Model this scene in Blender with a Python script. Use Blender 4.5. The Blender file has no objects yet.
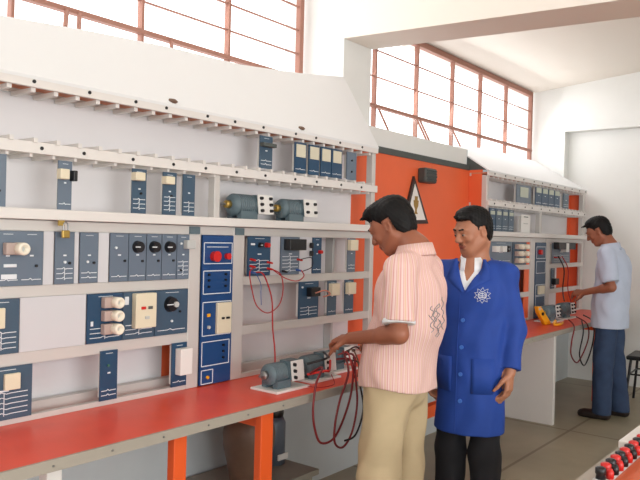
import bpy, math, random
import numpy as np
from mathutils import Vector, Matrix
S = bpy.context.scene
COL = S.collection
PI = math.pi
random.seed(4)

# ------------------------------------------------------------------ camera
cam_d = bpy.data.cameras.new('camera'); cam = bpy.data.objects.new('camera', cam_d); COL.objects.link(cam)
S.camera = cam
F_PX = 700.0
cam_d.sensor_fit = 'HORIZONTAL'; cam_d.sensor_width = 36.0; cam_d.lens = F_PX * 36 / 640; cam_d.clip_start = .05
d1 = Vector((875 - 320, 250 - 240, F_PX)).normalized()                 # the wall's direction seen by the camera
d2 = Vector((875 - 420, 250 - 240 - 2.5, F_PX))
dn = d1.cross(d2).normalized()
if dn.y < 0: dn = -dn
up = -dn; dy = up.cross(d1)
# rows: world axes in camera frame (x right, y down, z forward); columns give camera axes in world
right = Vector((d1.x, dy.x, up.x)); down = Vector((d1.y, dy.y, up.y)); fwd = Vector((d1.z, dy.z, up.z))
m = Matrix((right, -down, -fwd)).transposed().to_4x4()
m.translation = Vector((0, 0, 1.52)); cam.matrix_world = m

# ------------------------------------------------------------------ world, light, exposure
S.view_settings.view_transform = 'Standard'; S.view_settings.look = 'None'
S.view_settings.exposure = 0.28; S.view_settings.gamma = 1.0
try: S.view_settings.use_curve_mapping = False
except Exception: pass
try: S.cycles.use_denoising = True
except Exception: pass
S.cycles.max_bounces = 8; S.cycles.diffuse_bounces = 5; S.cycles.transparent_max_bounces = 12
S.cycles.sample_clamp_indirect = 6
w = bpy.data.worlds.new('world'); S.world = w; w.use_nodes = True
bg = w.node_tree.nodes['Background']; bg.inputs[0].default_value = (1.0, .985, .99, 1); bg.inputs[1].default_value = 2.6
def area(name, loc, target, sx, sy, power, color):
    l = bpy.data.lights.new(name, 'AREA'); l.shape = 'RECTANGLE'; l.size = sx; l.size_y = sy; l.energy = power; l.color = color
    o = bpy.data.objects.new(name, l); COL.objects.link(o); o.location = loc
    o.rotation_euler = (Vector(target) - Vector(loc)).to_track_quat('-Z', 'Y').to_euler(); return o
area('daylight_opposite_windows', (2.0, -4.2, 1.8), (3.0, 2.5, .9), 8.0, 2.4, 260, (.97, .985, 1))
area('area_light_left', (-4.2, -0.6, 2.2), (3.0, 1.8, 1.1), 4.0, 1.8, 100, (.97, .98, 1))  # broad soft area light at the left end of the room
area('daylight_window_left', (1.6, 3.05, 3.0), (1.6, 0.0, 1.2), 3.6, 1.0, 10, (1, 1, 1))
area('daylight_window_right', (6.1, 3.05, 2.85), (6.0, 0.0, 1.2), 3.1, .7, 14, (1, 1, 1))

# ------------------------------------------------------------------ materials
MATS = {}
def mat(name, col, rough=.5, metal=0, noise=0, scale=20, spec=.5, emit=None):
    if name in MATS: return MATS[name]
    m = bpy.data.materials.new(name); m.use_nodes = True; nt = m.node_tree
    b = nt.nodes['Principled BSDF']
    b.inputs['Base Color'].default_value = (*col, 1); b.inputs['Roughness'].default_value = rough
    b.inputs['Metallic'].default_value = metal; b.inputs['Specular IOR Level'].default_value = spec
    if noise:
        tc = nt.nodes.new('ShaderNodeTexCoord'); n = nt.nodes.new('ShaderNodeTexNoise'); n.inputs['Scale'].default_value = scale
        n.inputs['Detail'].default_value = 4
        r = nt.nodes.new('ShaderNodeValToRGB')
        r.color_ramp.elements[0].position = .3; r.color_ramp.elements[1].position = .7
        r.color_ramp.elements[0].color = (*[c * (1 - noise) for c in col], 1)
        r.color_ramp.elements[1].color = (*[min(1, c * (1 + noise)) for c in col], 1)
        nt.links.new(tc.outputs['Object'], n.inputs['Vector']); nt.links.new(n.outputs['Fac'], r.inputs[0]); nt.links.new(r.outputs[0], b.inputs['Base Color'])
    MATS[name] = m; return m
def s2l(r, g, b):
    f = lambda c: (c / 255 / 12.92) if c / 255 <= .04045 else ((c / 255 + .055) / 1.055) ** 2.4
    return (f(r), f(g), f(b))
WHITE = mat('white_wall_paint', s2l(228, 229, 226), .75, noise=.02, scale=3)
CEIL = mat('ceiling_paint', s2l(235, 228, 218), .8)
LOWER = mat('lower_wall_paint', s2l(196, 204, 206), .6, noise=.03, scale=4)
ORANGE = mat('orange_wall_board', s2l(232, 104, 60), .5, noise=.04, scale=3)
ORANGE_STEEL = mat('orange_painted_steel', s2l(228, 90, 34), .45)
RED_TOP = mat('red_laminate', s2l(230, 78, 50), .36, noise=.05, scale=6)
ALU = mat('pale_aluminium', s2l(206, 202, 198), .42, metal=.15)
ALU_W = mat('white_enamel_steel', s2l(224, 220, 216), .4)
BACK = mat('pale_back_panel', s2l(222, 220, 222), .6, noise=.015, scale=5)
EDGE = mat('bench_edge_metal', s2l(172, 164, 152), .45, metal=.2)
COVER = mat('white_cover_sheet', s2l(228, 229, 230), .7)
DARK = mat('dark_trim', s2l(78, 84, 82), .6)
PLATE = mat('slate_blue_faceplate', s2l(66, 88, 108), .32)
PLATE_B = mat('deep_blue_faceplate', s2l(38, 72, 102), .32)
PLATE_G = mat('grey_and_glare_paled_faceplate', s2l(102, 116, 132), .3)  # glare and haze over the left modules put into this paler colour
CONSOLE = mat('console_blue', s2l(30, 70, 122), .35)
PRINT = mat('white_print', s2l(225, 230, 235), .5)
BLACK = mat('black_plastic', s2l(22, 22, 26), .35)
IVORY = mat('ivory_plastic', s2l(226, 216, 190), .4)
CREAMW = mat('white_plastic', s2l(232, 230, 226), .4)
FUSE = mat('ceramic_fuse', s2l(240, 232, 214), .25)
FUSEB = mat('pinkish_fuse_base', s2l(178, 158, 150), .4)
RED = mat('red_plastic', s2l(205, 38, 34), .35)
REDC = mat('red_cable', s2l(170, 30, 34), .45)
BLUEP = mat('blue_plastic', s2l(50, 90, 160), .4)
YELL = mat('yellow_plastic', s2l(242, 170, 30), .4)
BRASS = mat('brass', s2l(180, 150, 80), .3, metal=.7)
STEEL = mat('steel', s2l(150, 150, 150), .3, metal=.8)
MOTOR = mat('motor_grey_green', s2l(92, 110, 118), .42)
GREYP = mat('light_grey_plastic', s2l(190, 192, 190), .45)
BARS = mat('oxide_red_steel', s2l(158, 112, 96), .7)
CLAY = mat('dark_clay', s2l(104, 78, 62), .5, noise=.15, scale=9)
BOXG = mat('grey_box', s2l(150, 146, 134), .6, noise=.08, scale=8)
SKIN = mat('skin', s2l(150, 92, 68), .5, noise=.05, scale=12)
SKIN_L = mat('skin_lighter', s2l(172, 116, 88), .5, noise=.05, scale=12)
LIP = mat('lip', s2l(140, 78, 66), .5)
HAIR = mat('black_hair', s2l(12, 11, 12), .6, noise=.3, scale=90, spec=.25)
EYEW = mat('eye_white', s2l(160, 140, 130), .4)
KHAKI = mat('khaki_cotton', s2l(190, 170, 136), .8, noise=.04, scale=14)
BLUEC = mat('royal_blue_cotton', s2l(24, 64, 150), .75, noise=.05, scale=14)
SHIRTW = mat('white_cotton', s2l(235, 238, 242), .8)
SHIRTG = mat('pale_grey_blue_cotton', s2l(186, 196, 216), .8, noise=.03, scale=14)
JEANS = mat('denim', s2l(44, 62, 92), .85, noise=.12, scale=16)
BLKT = mat('black_trouser_cloth', s2l(22, 22, 28), .85)
LEATHER = mat('dark_leather', s2l(38, 30, 28), .4)
THREAD = mat('grey_thread', s2l(150, 148, 150), .8)

def floor_material():
    m = bpy.data.materials.new('worn_cement_floor'); m.use_nodes = True; nt = m.node_tree; b = nt.nodes['Principled BSDF']
    tc = nt.nodes.new('ShaderNodeTexCoord'); n = nt.nodes.new('ShaderNodeTexNoise'); n.inputs['Scale'].default_value = 2.2; n.inputs['Detail'].default_value = 8
    r = nt.nodes.new('ShaderNodeValToRGB'); c0 = s2l(146, 138, 116); c1 = s2l(168, 160, 136)
    r.color_ramp.elements[0].position = .3; r.color_ramp.elements[1].position = .7
    r.color_ramp.elements[0].color = (*c0, 1); r.color_ramp.elements[1].color = (*c1, 1)
    br = nt.nodes.new('ShaderNodeTexBrick'); br.offset = 0; br.inputs['Scale'].default_value = 1; br.inputs['Brick Width'].default_value = 1.9; br.inputs['Row Height'].default_value = 1.9
    br.inputs['Mortar Size'].default_value = .012; br.inputs['Color1'].default_value = (1, 1, 1, 1); br.inputs['Color2'].default_value = (1, 1, 1, 1); br.inputs['Mortar'].default_value = (.55, .5, .45, 1)
    mx = nt.nodes.new('ShaderNodeMix'); mx.data_type = 'RGBA'; mx.blend_type = 'MULTIPLY'; mx.inputs[0].default_value = 1
    nt.links.new(tc.outputs['Object'], n.inputs['Vector']); nt.links.new(tc.outputs['Object'], br.inputs['Vector'])
    nt.links.new(n.outputs['Fac'], r.inputs[0]); nt.links.new(r.outputs[0], mx.inputs[6]); nt.links.new(br.outputs['Color'], mx.inputs[7])
    nt.links.new(mx.outputs[2], b.inputs['Base Color']); b.inputs['Roughness'].default_value = .38
    return m
def glass_material():
    m = bpy.data.materials.new('window_glass'); m.use_nodes = True; nt = m.node_tree; nt.nodes.remove(nt.nodes['Principled BSDF'])
    t = nt.nodes.new('ShaderNodeBsdfTransparent'); g = nt.nodes.new('ShaderNodeBsdfGlossy'); g.inputs['Roughness'].default_value = .05
    mx = nt.nodes.new('ShaderNodeMixShader'); mx.inputs[0].default_value = .06
    nt.links.new(t.outputs[0], mx.inputs[1]); nt.links.new(g.outputs[0], mx.inputs[2]); nt.links.new(mx.outputs[0], nt.nodes['Material Output'].inputs[0])
    return m
def stripe_material():
    m = bpy.data.materials.new('pink_striped_cotton'); m.use_nodes = True; nt = m.node_tree; b = nt.nodes['Principled BSDF']
    tc = nt.nodes.new('ShaderNodeTexCoord'); sp = nt.nodes.new('ShaderNodeSeparateXYZ'); nt.links.new(tc.outputs['Object'], sp.inputs[0])
    at = nt.nodes.new('ShaderNodeMath'); at.operation = 'ARCTAN2'; nt.links.new(sp.outputs[1], at.inputs[0]); nt.links.new(sp.outputs[0], at.inputs[1])
    ramp_in = nt.nodes.new('ShaderNodeMath'); ramp_in.operation = 'MULTIPLY'; ramp_in.inputs[1].default_value = 9.0; nt.links.new(at.outputs[0], ramp_in.inputs[0])
    fr = nt.nodes.new('ShaderNodeMath'); fr.operation = 'FRACT'; nt.links.new(ramp_in.outputs[0], fr.inputs[0])
    r = nt.nodes.new('ShaderNodeValToRGB'); e = r.color_ramp.elements
    cols = [(0, s2l(226, 190, 184)), (.12, s2l(208, 142, 138)), (.22, s2l(226, 192, 188)), (.45, s2l(232, 206, 202)), (.52, s2l(208, 146, 138)), (.60, s2l(228, 194, 188)), (.8, s2l(216, 182, 150)), (.90, s2l(228, 194, 190))]
    e[0].position = 0; e[0].color = (*cols[0][1], 1); e[1].position = cols[1][0]; e[1].color = (*cols[1][1], 1)
    for p, c in cols[2:]:
        k = e.new(p); k.color = (*c, 1)
    r.color_ramp.interpolation = 'LINEAR'
    nt.links.new(fr.outputs[0], r.inputs[0]); nt.links.new(r.outputs[0], b.inputs['Base Color']); b.inputs['Roughness'].default_value = .8
    return m
FLOOR_M = floor_material(); GLASS = glass_material(); STRIPE = stripe_material()

# ------------------------------------------------------------------ mesh helpers
class MB:
    def __init__(s): s.v = []; s.f = []; s.sm = []
    def add(s, vs, fs, smooth=False):
        n = len(s.v); s.v += [tuple(p) for p in vs]; s.f += [tuple(i + n for i in f) for f in fs]; s.sm += [smooth] * len(fs); return s
    def box(s, a, b):
        x0, y0, z0 = a; x1, y1, z1 = b
        x0, x1 = min(x0, x1), max(x0, x1); y0, y1 = min(y0, y1), max(y0, y1); z0, z1 = min(z0, z1), max(z0, z1)
        return s.add([(x0, y0, z0), (x1, y0, z0), (x1, y1, z0), (x0, y1, z0), (x0, y0, z1), (x1, y0, z1), (x1, y1, z1), (x0, y1, z1)],
                     [(0, 3, 2, 1), (4, 5, 6, 7), (0, 1, 5, 4), (1, 2, 6, 5), (2, 3, 7, 6), (3, 0, 4, 7)])
    def cyl(s, a, b, r0, r1=None, n=16, caps=True):
        r1 = r0 if r1 is None else r1; a = Vector(a); b = Vector(b); d = (b - a).normalized()
        u = d.orthogonal().normalized(); w_ = d.cross(u)
        vs = []
        for c, r in ((a, r0), (b, r1)):
            for i in range(n):
                t = 2 * PI * i / n; vs.append(c + (u * math.cos(t) + w_ * math.sin(t)) * r)
        s.add(vs, [(i, (i + 1) % n, n + (i + 1) % n, n + i) for i in range(n)], True)
        if caps: s.add(vs, [tuple(range(n - 1, -1, -1)), tuple(range(n, 2 * n))])
        return s
    def tube(s, pts, r, n=8, sub=6):
        P = [Vector(p) for p in pts]; Q = []
        for i in range(len(P) - 1):
            p0 = P[max(i - 1, 0)]; p1 = P[i]; p2 = P[i + 1]; p3 = P[min(i + 2, len(P) - 1)]
            for k in range(sub):
                t = k / sub
                Q.append(.5 * ((2 * p1) + (p2 - p0) * t + (2 * p0 - 5 * p1 + 4 * p2 - p3) * t * t + (3 * p1 - p0 - 3 * p2 + p3) * t ** 3))
        Q.append(P[-1]); vs = []; u = None
        for i, q in enumerate(Q):
            d = (Q[min(i + 1, len(Q) - 1)] - Q[max(i - 1, 0)]).normalized()
            u = d.orthogonal().normalized() if u is None else (u - d * u.dot(d)).normalized()
            w_ = d.cross(u)
            for k in range(n):
                t = 2 * PI * k / n; vs.append(q + (u * math.cos(t) + w_ * math.sin(t)) * r)
        fs = [(i * n + k, i * n + (k + 1) % n, (i + 1) * n + (k + 1) % n, (i + 1) * n + k) for i in range(len(Q) - 1) for k in range(n)]
        s.add(vs, fs, True); L = len(Q) - 1
        return s.add(vs, [tuple(range(n - 1, -1, -1)), tuple(L * n + k for k in range(n))])
    def lathe(s, c, prof, n=28, axis='Z'):
        vs = []
        for r, h in prof:
            for i in range(n):
                t = 2 * PI * i / n
                p = (r * math.cos(t), r * math.sin(t), h) if axis == 'Z' else ((h, r * math.cos(t), r * math.sin(t)) if axis == 'X' else (r * math.cos(t), h, r * math.sin(t)))
                vs.append((c[0] + p[0], c[1] + p[1], c[2] + p[2]))
        fs = [(j * n + i, j * n + (i + 1) % n, (j + 1) * n + (i + 1) % n, (j + 1) * n + i) for j in range(len(prof) - 1) for i in range(n)]
        s.add(vs, fs, True)
        return s
    def prism(s, poly, a, b, axis='Y'):            # poly: 2D points; extruded along axis from a to b
        f = {'Y': lambda p, t: (p[0], t, p[1]), 'X': lambda p, t: (t, p[0], p[1]), 'Z': lambda p, t: (p[0], p[1], t)}[axis]
        n = len(poly); vs = [f(p, a) for p in poly] + [f(p, b) for p in poly]
        return s.add(vs, [tuple(range(n - 1, -1, -1)), tuple(range(n, 2 * n))] + [(i, (i + 1) % n, n + (i + 1) % n, n + i) for i in range(n)])
    def seg(s, p, q, wd, y0, y1):                  # a thin printed line in the x-z plane
        d = Vector((q[0] - p[0], q[1] - p[1])); L = d.length
        if L < 1e-6: return s
        n_ = Vector((-d.y, d.x)) / L * wd / 2
        return s.prism([(p[0] - n_.x, p[1] - n_.y), (q[0] - n_.x, q[1] - n_.y), (q[0] + n_.x, q[1] + n_.y), (p[0] + n_.x, p[1] + n_.y)], y0, y1)
    def mesh(s, name, m):
        me = bpy.data.meshes.new(name); me.from_pydata(s.v, [], s.f)
        me.polygons.foreach_set('use_smooth', s.sm); me.materials.append(m); me.validate()
        import bmesh
        b = bmesh.new(); b.from_mesh(me); bmesh.ops.remove_doubles(b, verts=b.verts, dist=1e-6) if False else None
        bmesh.ops.recalc_face_normals(b, faces=b.faces); b.to_mesh(me); b.free()
        return me
    def build(s, name, m, parent=None, bevel=0):
        o = bpy.data.objects.new(name, s.mesh(name, m)); COL.objects.link(o)
        if parent is not None:
            o.parent = parent; o.matrix_parent_inverse = parent_inv(parent)
        if bevel:
            bv = o.modifiers.new('bevel', 'BEVEL'); bv.width = bevel; bv.segments = 2; bv.limit_method = 'ANGLE'
        return o
def parent_inv(p):
    M = Matrix.Identity(4)
    chain = []
    while p is not None: chain.append(p); p = p.parent
    for q in reversed(chain): M = M @ (q.matrix_parent_inverse @ q.matrix_basis if q.parent else q.matrix_basis)
    return M.inverted()
def thing(name, label, cat, loc=(0, 0, 0), rz=0, group=None):
    o = bpy.data.objects.new(name, None); COL.objects.link(o); o.location = loc; o.rotation_euler = (0, 0, rz); o.empty_display_size = .1
    return tag(o, label, cat, group)
def tag(o, label, cat, group=None):
    o['label'] = label; o['category'] = cat
    if group: o['group'] = group
    return o
def struct(o, label=None):
    o['kind'] = 'structure'
    if label: o['label'] = label
    return o
def local(parent, mb, name, m, **k):               # mesh given in the parent's own coordinates
    o = bpy.data.objects.new(name, mb.mesh(name, m)); COL.objects.link(o); o.parent = parent
    if k.get('bevel'):
        bv = o.modifiers.new('bevel', 'BEVEL'); bv.width = k['bevel']; bv.segments = 2; bv.limit_method = 'ANGLE'
    if k.get('label'): o['label'] = k['label']
    return o

# ------------------------------------------------------------------ the room
YB = 2.68        # lower wall / orange board plane
YW = 3.12        # window plane
XW = 7.82        # far wall
struct(MB().box((-4.5, -4.5, -.1), (8.2, 3.3, 0)).build('floor', FLOOR_M))
c = MB(); c.prism([(3.3, 3.21), (-4.5, 3.21 + .09 * 7.8), (-4.5, 4.1), (3.3, 4.1)], 3.90, 8.2, 'X')
struct(c.build('ceiling', CEIL))
c = MB(); c.prism([(3.3, 3.45), (-4.5, 3.45 + .09 * 7.8), (-4.5, 4.3), (3.3, 4.3)], -4.5, 3.90, 'X')
struct(c.build('ceiling', CEIL))
wl = MB().box((-4.5, YB + .005, 0), (5.34, 3.3, 2.27)); wl.box((5.34, YB + .005, 0), (8.2, 3.3, 2.10)); wl.box((5.34, 3.08, 2.10), (8.2, 3.3, 2.28)); struct(wl.build('wall_window', LOWER))
wl = MB().box((-4.5, 3.08, 2.27), (-1.2, 3.3, 4.3)); struct(wl.build('wall_window', WHITE))
wl = MB().box((-4.5, YB + .002, 1.0), (5.32, YB + .04, 2.272)); struct(wl.build('wall_window', WHITE))
# far wall: corner pier, lintel and the recessed panel
wr = MB().box((XW, 2.745, 0), (8.2, 3.3, 3.9)); wr.box((XW, -4.5, 2.755), (8.2, 2.745, 4.0)); wr.box((XW + .12, -4.5, 0), (8.2, 2.745, 2.755))
struct(wr.build('wall_right', WHITE))
struct(MB().box((-4.7, -4.5, 0), (-4.5, 3.3, 4.3)).build('wall_left', WHITE))
struct(MB().box((-4.5, -4.7, 0), (8.2, -4.5, 4.3)).build('wall_opposite', WHITE))
# pier between the windows and the beam that springs from it
struct(MB().box((3.71, 2.78, 2.27), (4.03, 3.3, 4.2)).build('trim_1', WHITE), 'white pier between the two high windows')
bm_ = MB().prism([(2.779, 2.83), (2.779, 4.2), (-4.5, 4.2), (-4.5, 2.83 - .045 * 7.28)], 3.705, 4.035, 'X')
struct(bm_.build('trim_2', CEIL), 'concrete ceiling beam running from the pier')
# orange board between the racks, dark trim above
struct(MB().box((3.40, YB - .014, .8), (5.35, YB + .002, 2.098)).build('trim_3', ORANGE), 'orange wall board between the two racks')
struct(MB().box((3.72, YB - .022, 2.098), (5.33, YB + .002, 2.142)).build('trim_4', DARK), 'dark strip above the orange board')

def window(n, xs, z_rows, z0, ztop, hoppers, sill):
    root = bpy.data.objects.new('window_%d' % n, None); COL.objects.link(root); struct(root)
    for i, x in enumerate(xs):
        wd = .024 if i in (0, len(xs) - 1) else .010
        MB().box((x - wd, YW - .02, z0), (x + wd * .6, YW + .02, ztop)).build('mullion', BARS, root)
    MB().box((xs[0], YW - .03, sill - .012), (xs[-1], YW + .01, sill + .012)).build('transom', BARS, root)
    MB().box((xs[0], YW - .025, ztop - .03), (xs[-1], YW + .025, ztop + .02)).build('top_rail', BARS, root)
    MB().box((xs[0], YW - .025, z0 - .01), (xs[-1], YW + .025, z0 + .02)).build('bottom_rail', BARS, root)
    for z in z_rows:
        MB().box((xs[0], YW - .008, z - .004), (xs[-1], YW + .008, z + .004)).build('glazing_bar', BARS, root)
    for a, b in zip(xs[:-1], xs[1:]):
        MB().box((a, YW - .002, sill), (b, YW + .002, ztop)).build('pane', GLASS, root)
    for a, b in hoppers:                            # lights hinged at the transom, tilted inwards
        f = MB(); th = math.radians(28)
        def pt(u, v): return (u, YW - .03 - v * math.sin(th), sill - .02 - v * math.cos(th))
        H_ = .24
        for p, q in (((a, 0), (a, H_)), ((b, 0), (b, H_)), ((a, H_), (b, H_))):
            f.tube([pt(*p), pt(*q)], .009, 6, 1)
        hp = f.build('hopper_frame', BARS, root)
        g = MB(); g.add([pt(a, 0), pt(b, 0), pt(b, H_), pt(a, H_)], [(0, 1, 2, 3)]); g.add([tuple(Vector(pt(*p)) + Vector((0, .004, 0))) for p in ((a, 0), (b, 0), (b, H_), (a, H_))], [(3, 2, 1, 0)])
        g.build('pane', GLASS, hp)
rows = [2.79, 3.0]
window(1, [-1.2, -.5, .2, .9, 1.62, 2.34, 2.98, 3.66], [2.76, 2.92, 3.08, 3.24, 3.4], 2.27, 3.6, [], 2.59)
window(2, [4.03 + .02, 4.575, 5.214, 5.861, 6.445, 7.066, 7.75], rows, 2.27, 3.2, [(4.6, 5.19), (5.24, 5.83)], 2.555)
for k, (x, l) in enumerate([(1.93, 'short'), (2.05, 's'), (3.05, 's')]):
    pass
a = bpy.data.objects['window_1']
for x in (1.88, 2.52, 1.95):
    MB().tube([(x, YW - .03, 2.58), (x - .06, YW - .12, 2.47)], .012, 6, 1).build('window_stay', BARS, a)

# ------------------------------------------------------------------ bench
YF = 2.035       # bench front edge
t = thing('workbench', 'long red-topped workbench with grey metal edge running below both equipment racks', 'workbench', (3, 2.3, 0))
MB().box((-1.5, YF, .762), (XW - .01, YB - .01, .79)).build('worktop', RED_TOP, t)
MB().box((-1.5, YF - .012, .752), (XW - .01, YF, .7905)).build('edge_strip', EDGE, t)['label'] = 'grey metal edge strip'
sc_ = MB()
for i in range(40): sc_.cyl((-1.2 + i * .22, YF - .012, .771), (-1.2 + i * .22, YF - .015, .771), .004, n=8)
sc_.build('screw_row', STEEL, t)
for x0, x1, m_ in ((1.742, 1.805, ORANGE_STEEL), (2.222, 2.30, ORANGE_STEEL), (4.05, 4.13, ORANGE_STEEL), (.3, .37, ORANGE_STEEL), (6.9, 6.97, ORANGE_STEEL)):
    lg = MB().box((x0, 2.06, 0), (x1, 2.10, .75)).build('leg', m_, t, .004)
    if x0 > 2: MB().box((x0 + .01, 2.10, .68), (x1 - .01, 2.62, .752)).build('side_bar', m_, t)
MB().box((1.222, 2.06, 0), (1.276, 2.11, .75)).build('leg', ALU_W, t, .004)['label'] = 'white leg'
MB().box((3.5, 2.06, .45), (4.05, 2.11, .52)).build('stretcher', ORANGE_STEEL, t)
MB().box((5.75, 2.06, 0), (5.80, 2.66, .75)).build('side_panel', ALU_W, t, .003)['label'] = 'pale upright panel'
MB().box((-1.5, 2.30, 0), (1.16, 2.34, .75)).build('modesty_panel', BACK, t)

# ------------------------------------------------------------------ racks
YR = 2.50
def rack(x0, x1, name, label, posts, skip, xb, hood_pts, oranges):
    t = thing(name, label, 'equipment rack', ((x0 + x1) / 2, 2.58, .79))
    for (px0, px1, z0, z1) in posts:
        MB().box((px0, YR, z0), (px1, YR + .045, z1)).build('post', ALU, t, .003)
    for (z0, z1) in ((.791, .812), (1.01, 1.055), (1.262, 1.305), (1.513, 1.553)):
        for a, b in (((x0, skip[0]), (skip[1], x1)) if z0 < 1.5 else ((x0, x1),)): MB().box((a, YR + .004, z0), (b, YR + .03, z1)).build('rail', ALU, t)
    MB().box((x0, 2.60, .791), (x1, 2.64, .835)).build('rear_rail', ALU, t)
    MB().box((x0, YR - .03, 1.556), (x1 + .02, 2.655, 1.597)).build('ledge', ALU_W, t, .004)
    for zt, zb in ((1.805, 1.847), (2.052, 2.092)):
        MB().box((x0, YR - .02, zt), (x1, YR - .002, zb)).build('rail', ALU_W, t)
        MB().box((x0, 2.64, zt), (x1, 2.655, zb - .015)).build('rail', ALU, t)
    n = 0; x = max(x0 + .03, 1.10)
    rg1 = MB().box((0, YR - .002, 2.036), (.018, 2.65, 2.052)); rg2 = MB().box((0, YR - .03, 1.845), (.016, 2.65, 1.862)); rg3 = MB().box((0, YR - .002, 1.792), (.012, 2.65, 1.805))
    ms = [g.mesh('slot_guide', ALU_W) for g in (rg1, rg2, rg3)]
    bolt = MB().cyl((0, YR - .02, 0), (0, YR - .024, 0), .007, n=10).mesh('bolt', BLACK)
    while x < x1 - .03:
        for me in ms:
            o = bpy.data.objects.new('slot_guide', me); COL.objects.link(o); o.parent = t; o.location = Vector((x, 0, 0)) - t.location; n += 1
        x += .0935
    x = x0 + .11; k = 0
    while x < x1 - .03:
        for z in (1.826, 2.072):
            o = bpy.data.objects.new('bolt', bolt); COL.objects.link(o); o.parent = t; o.location = Vector((x + random.uniform(-.03, .03), 0, z)) - t.location
        x += .21; k += 1
    MB().box((x0, YR + .005, 2.068), (x1, 2.64, 2.078)).build('top_slat', mat('orange_brown_board', s2l(206, 130, 96), .6), t)['label'] = 'orange brown board under the cover'
    for a, b, z0, z1 in xb: MB().box((a, 2.656, z0), (b, 2.663, z1)).build('back_panel', BACK, t)
    for a, b, z0, z1 in oranges: MB().box((a, 2.656, z0), (b, 2.664, z1)).build('back_panel', ORANGE, t)['label'] = 'orange back panel'
    hd = MB(); N = len(hood_pts)
    fr = [(p[0], YR - .022, 2.093) for p in hood_pts]; bk = [tuple(p) for p in hood_pts]
    lo = [(p[0], p[1], p[2] - .012) for p in fr + bk]
    hd.add(fr + bk + lo, [(i, i + 1, N + i + 1, N + i) for i in range(N - 1)] + [(2 * N + i, 3 * N + i, 3 * N + i + 1, 2 * N + i + 1) for i in range(N - 1)] +
           [(i, 2 * N + i, 2 * N + i + 1, i + 1) for i in range(N - 1)] + [(N + i, N + i + 1, 3 * N + i + 1, 3 * N + i) for i in range(N - 1)] + [(0, N, 3 * N, 2 * N), (N - 1, 3 * N - 1, 4 * N - 1, 2 * N - 1)])
    hd.build('sloping_cover', COVER, t)['label'] = 'white sloping cover sheet'
    return t
hood_l = [(-.6, 2.60, 2.26), (.6, 2.62, 2.30), (1.33, 2.637, 2.333), (1.73, 2.658, 2.375), (2.17, 2.679, 2.41), (2.67, 2.69, 2.43), (3.19, 2.723, 2.492), (3.70, 2.766, 2.572)]
rl = rack(-.6, 3.70, 'equipment_rack', 'pale metal equipment rack above the near half of the bench, behind the man in pink', 
     [(2.176, 2.246, .791, 1.553), (2.461, 2.54, .791, 1.553), (2.325, 2.362, 1.597, 1.805), (3.665, 3.705, .791, 2.055), (-.3, -.23, .791, 1.553)],
     (2.246, 2.461), [(-.6, 2.155, .80, 1.03), (2.21, 3.66, .80, 1.03), (-.6, 3.66, 1.03, 2.06)], hood_l, [(3.66, 3.74, .80, 2.06)])
for a, b, z0, z1 in ((1.447, 1.489, 1.306, 1.512), (1.580, 1.598, 1.306, 1.512), (1.690, 1.739, 1.306, 1.512), (2.734, 2.809, 1.306, 1.512), (2.971, 3.081, 1.306, 1.512), (1.358, 1.637, 1.056, 1.261)):
    MB().box((a, YR + .001, z0), (b, YR + .006, z1)).build('blanking_plate', mat('blank_plate', s2l(206, 206, 210), .45), rl)
MB().box((2.155, 2.656, .80), (2.21, 2.664, 1.03)).build('back_panel', ORANGE, rl)['label'] = 'orange back panel'
MB().box((3.405, 2.60, .80), (3.425, 2.655, 1.52)).build('post', GREYP, rl)
hood_r = [(5.33, 2.816, 2.31), (6.2, 2.95, 2.40), (7.0, 3.04, 2.43), (7.8, 3.07, 2.44)]
rr = rack(5.33, 7.80, 'equipment_rack', 'pale metal equipment rack on the far half of the bench, behind the man in blue',
     [(5.33, 5.37, .791, 2.055), (6.30, 6.41, .791, 1.553), (6.68, 6.79, .791, 1.553), (6.508, 6.559, 1.597, 1.85), (7.74, 7.80, .791, 2.055)],
     (6.41, 6.68), [(5.35, 6.33, .80, 2.06), (6.74, 7.42, .80, 1.56), (6.33, 7.70, 1.56, 2.06)], hood_r, [(7.70, 7.80, 1.56, 2.06), (7.42, 7.80, .80, 1.56), (6.33, 6.74, .80, 1.56)])
MB().box((5.332, YR + .045, .80), (5.345, 2.664, 2.10)).build('end_panel', ORANGE, rr)['label'] = 'orange end panel'
for z0, z1 in ((.812, 1.01), (1.055, 1.262), (1.305, 1.513)): MB().box((6.195, YR + .012, z0), (6.30, YR + .018, z1)).build('infill_strip', ORANGE, rr)['label'] = 'orange infill strip'
MB().box((7.786, YR + .045, .80), (7.80, 2.656, 2.06)).build('end_panel', ORANGE, rr)['label'] = 'orange end panel'
g = MB().prism([(YR, 2.10), (YB, 2.10), (2.812, 2.295)], 5.334, 5.346, 'X'); g.build('gable_panel', DARK, rr)['label'] = 'triangular end under the cover, its shade painted dark'  # shade on this end is put into its dark colour

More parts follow.
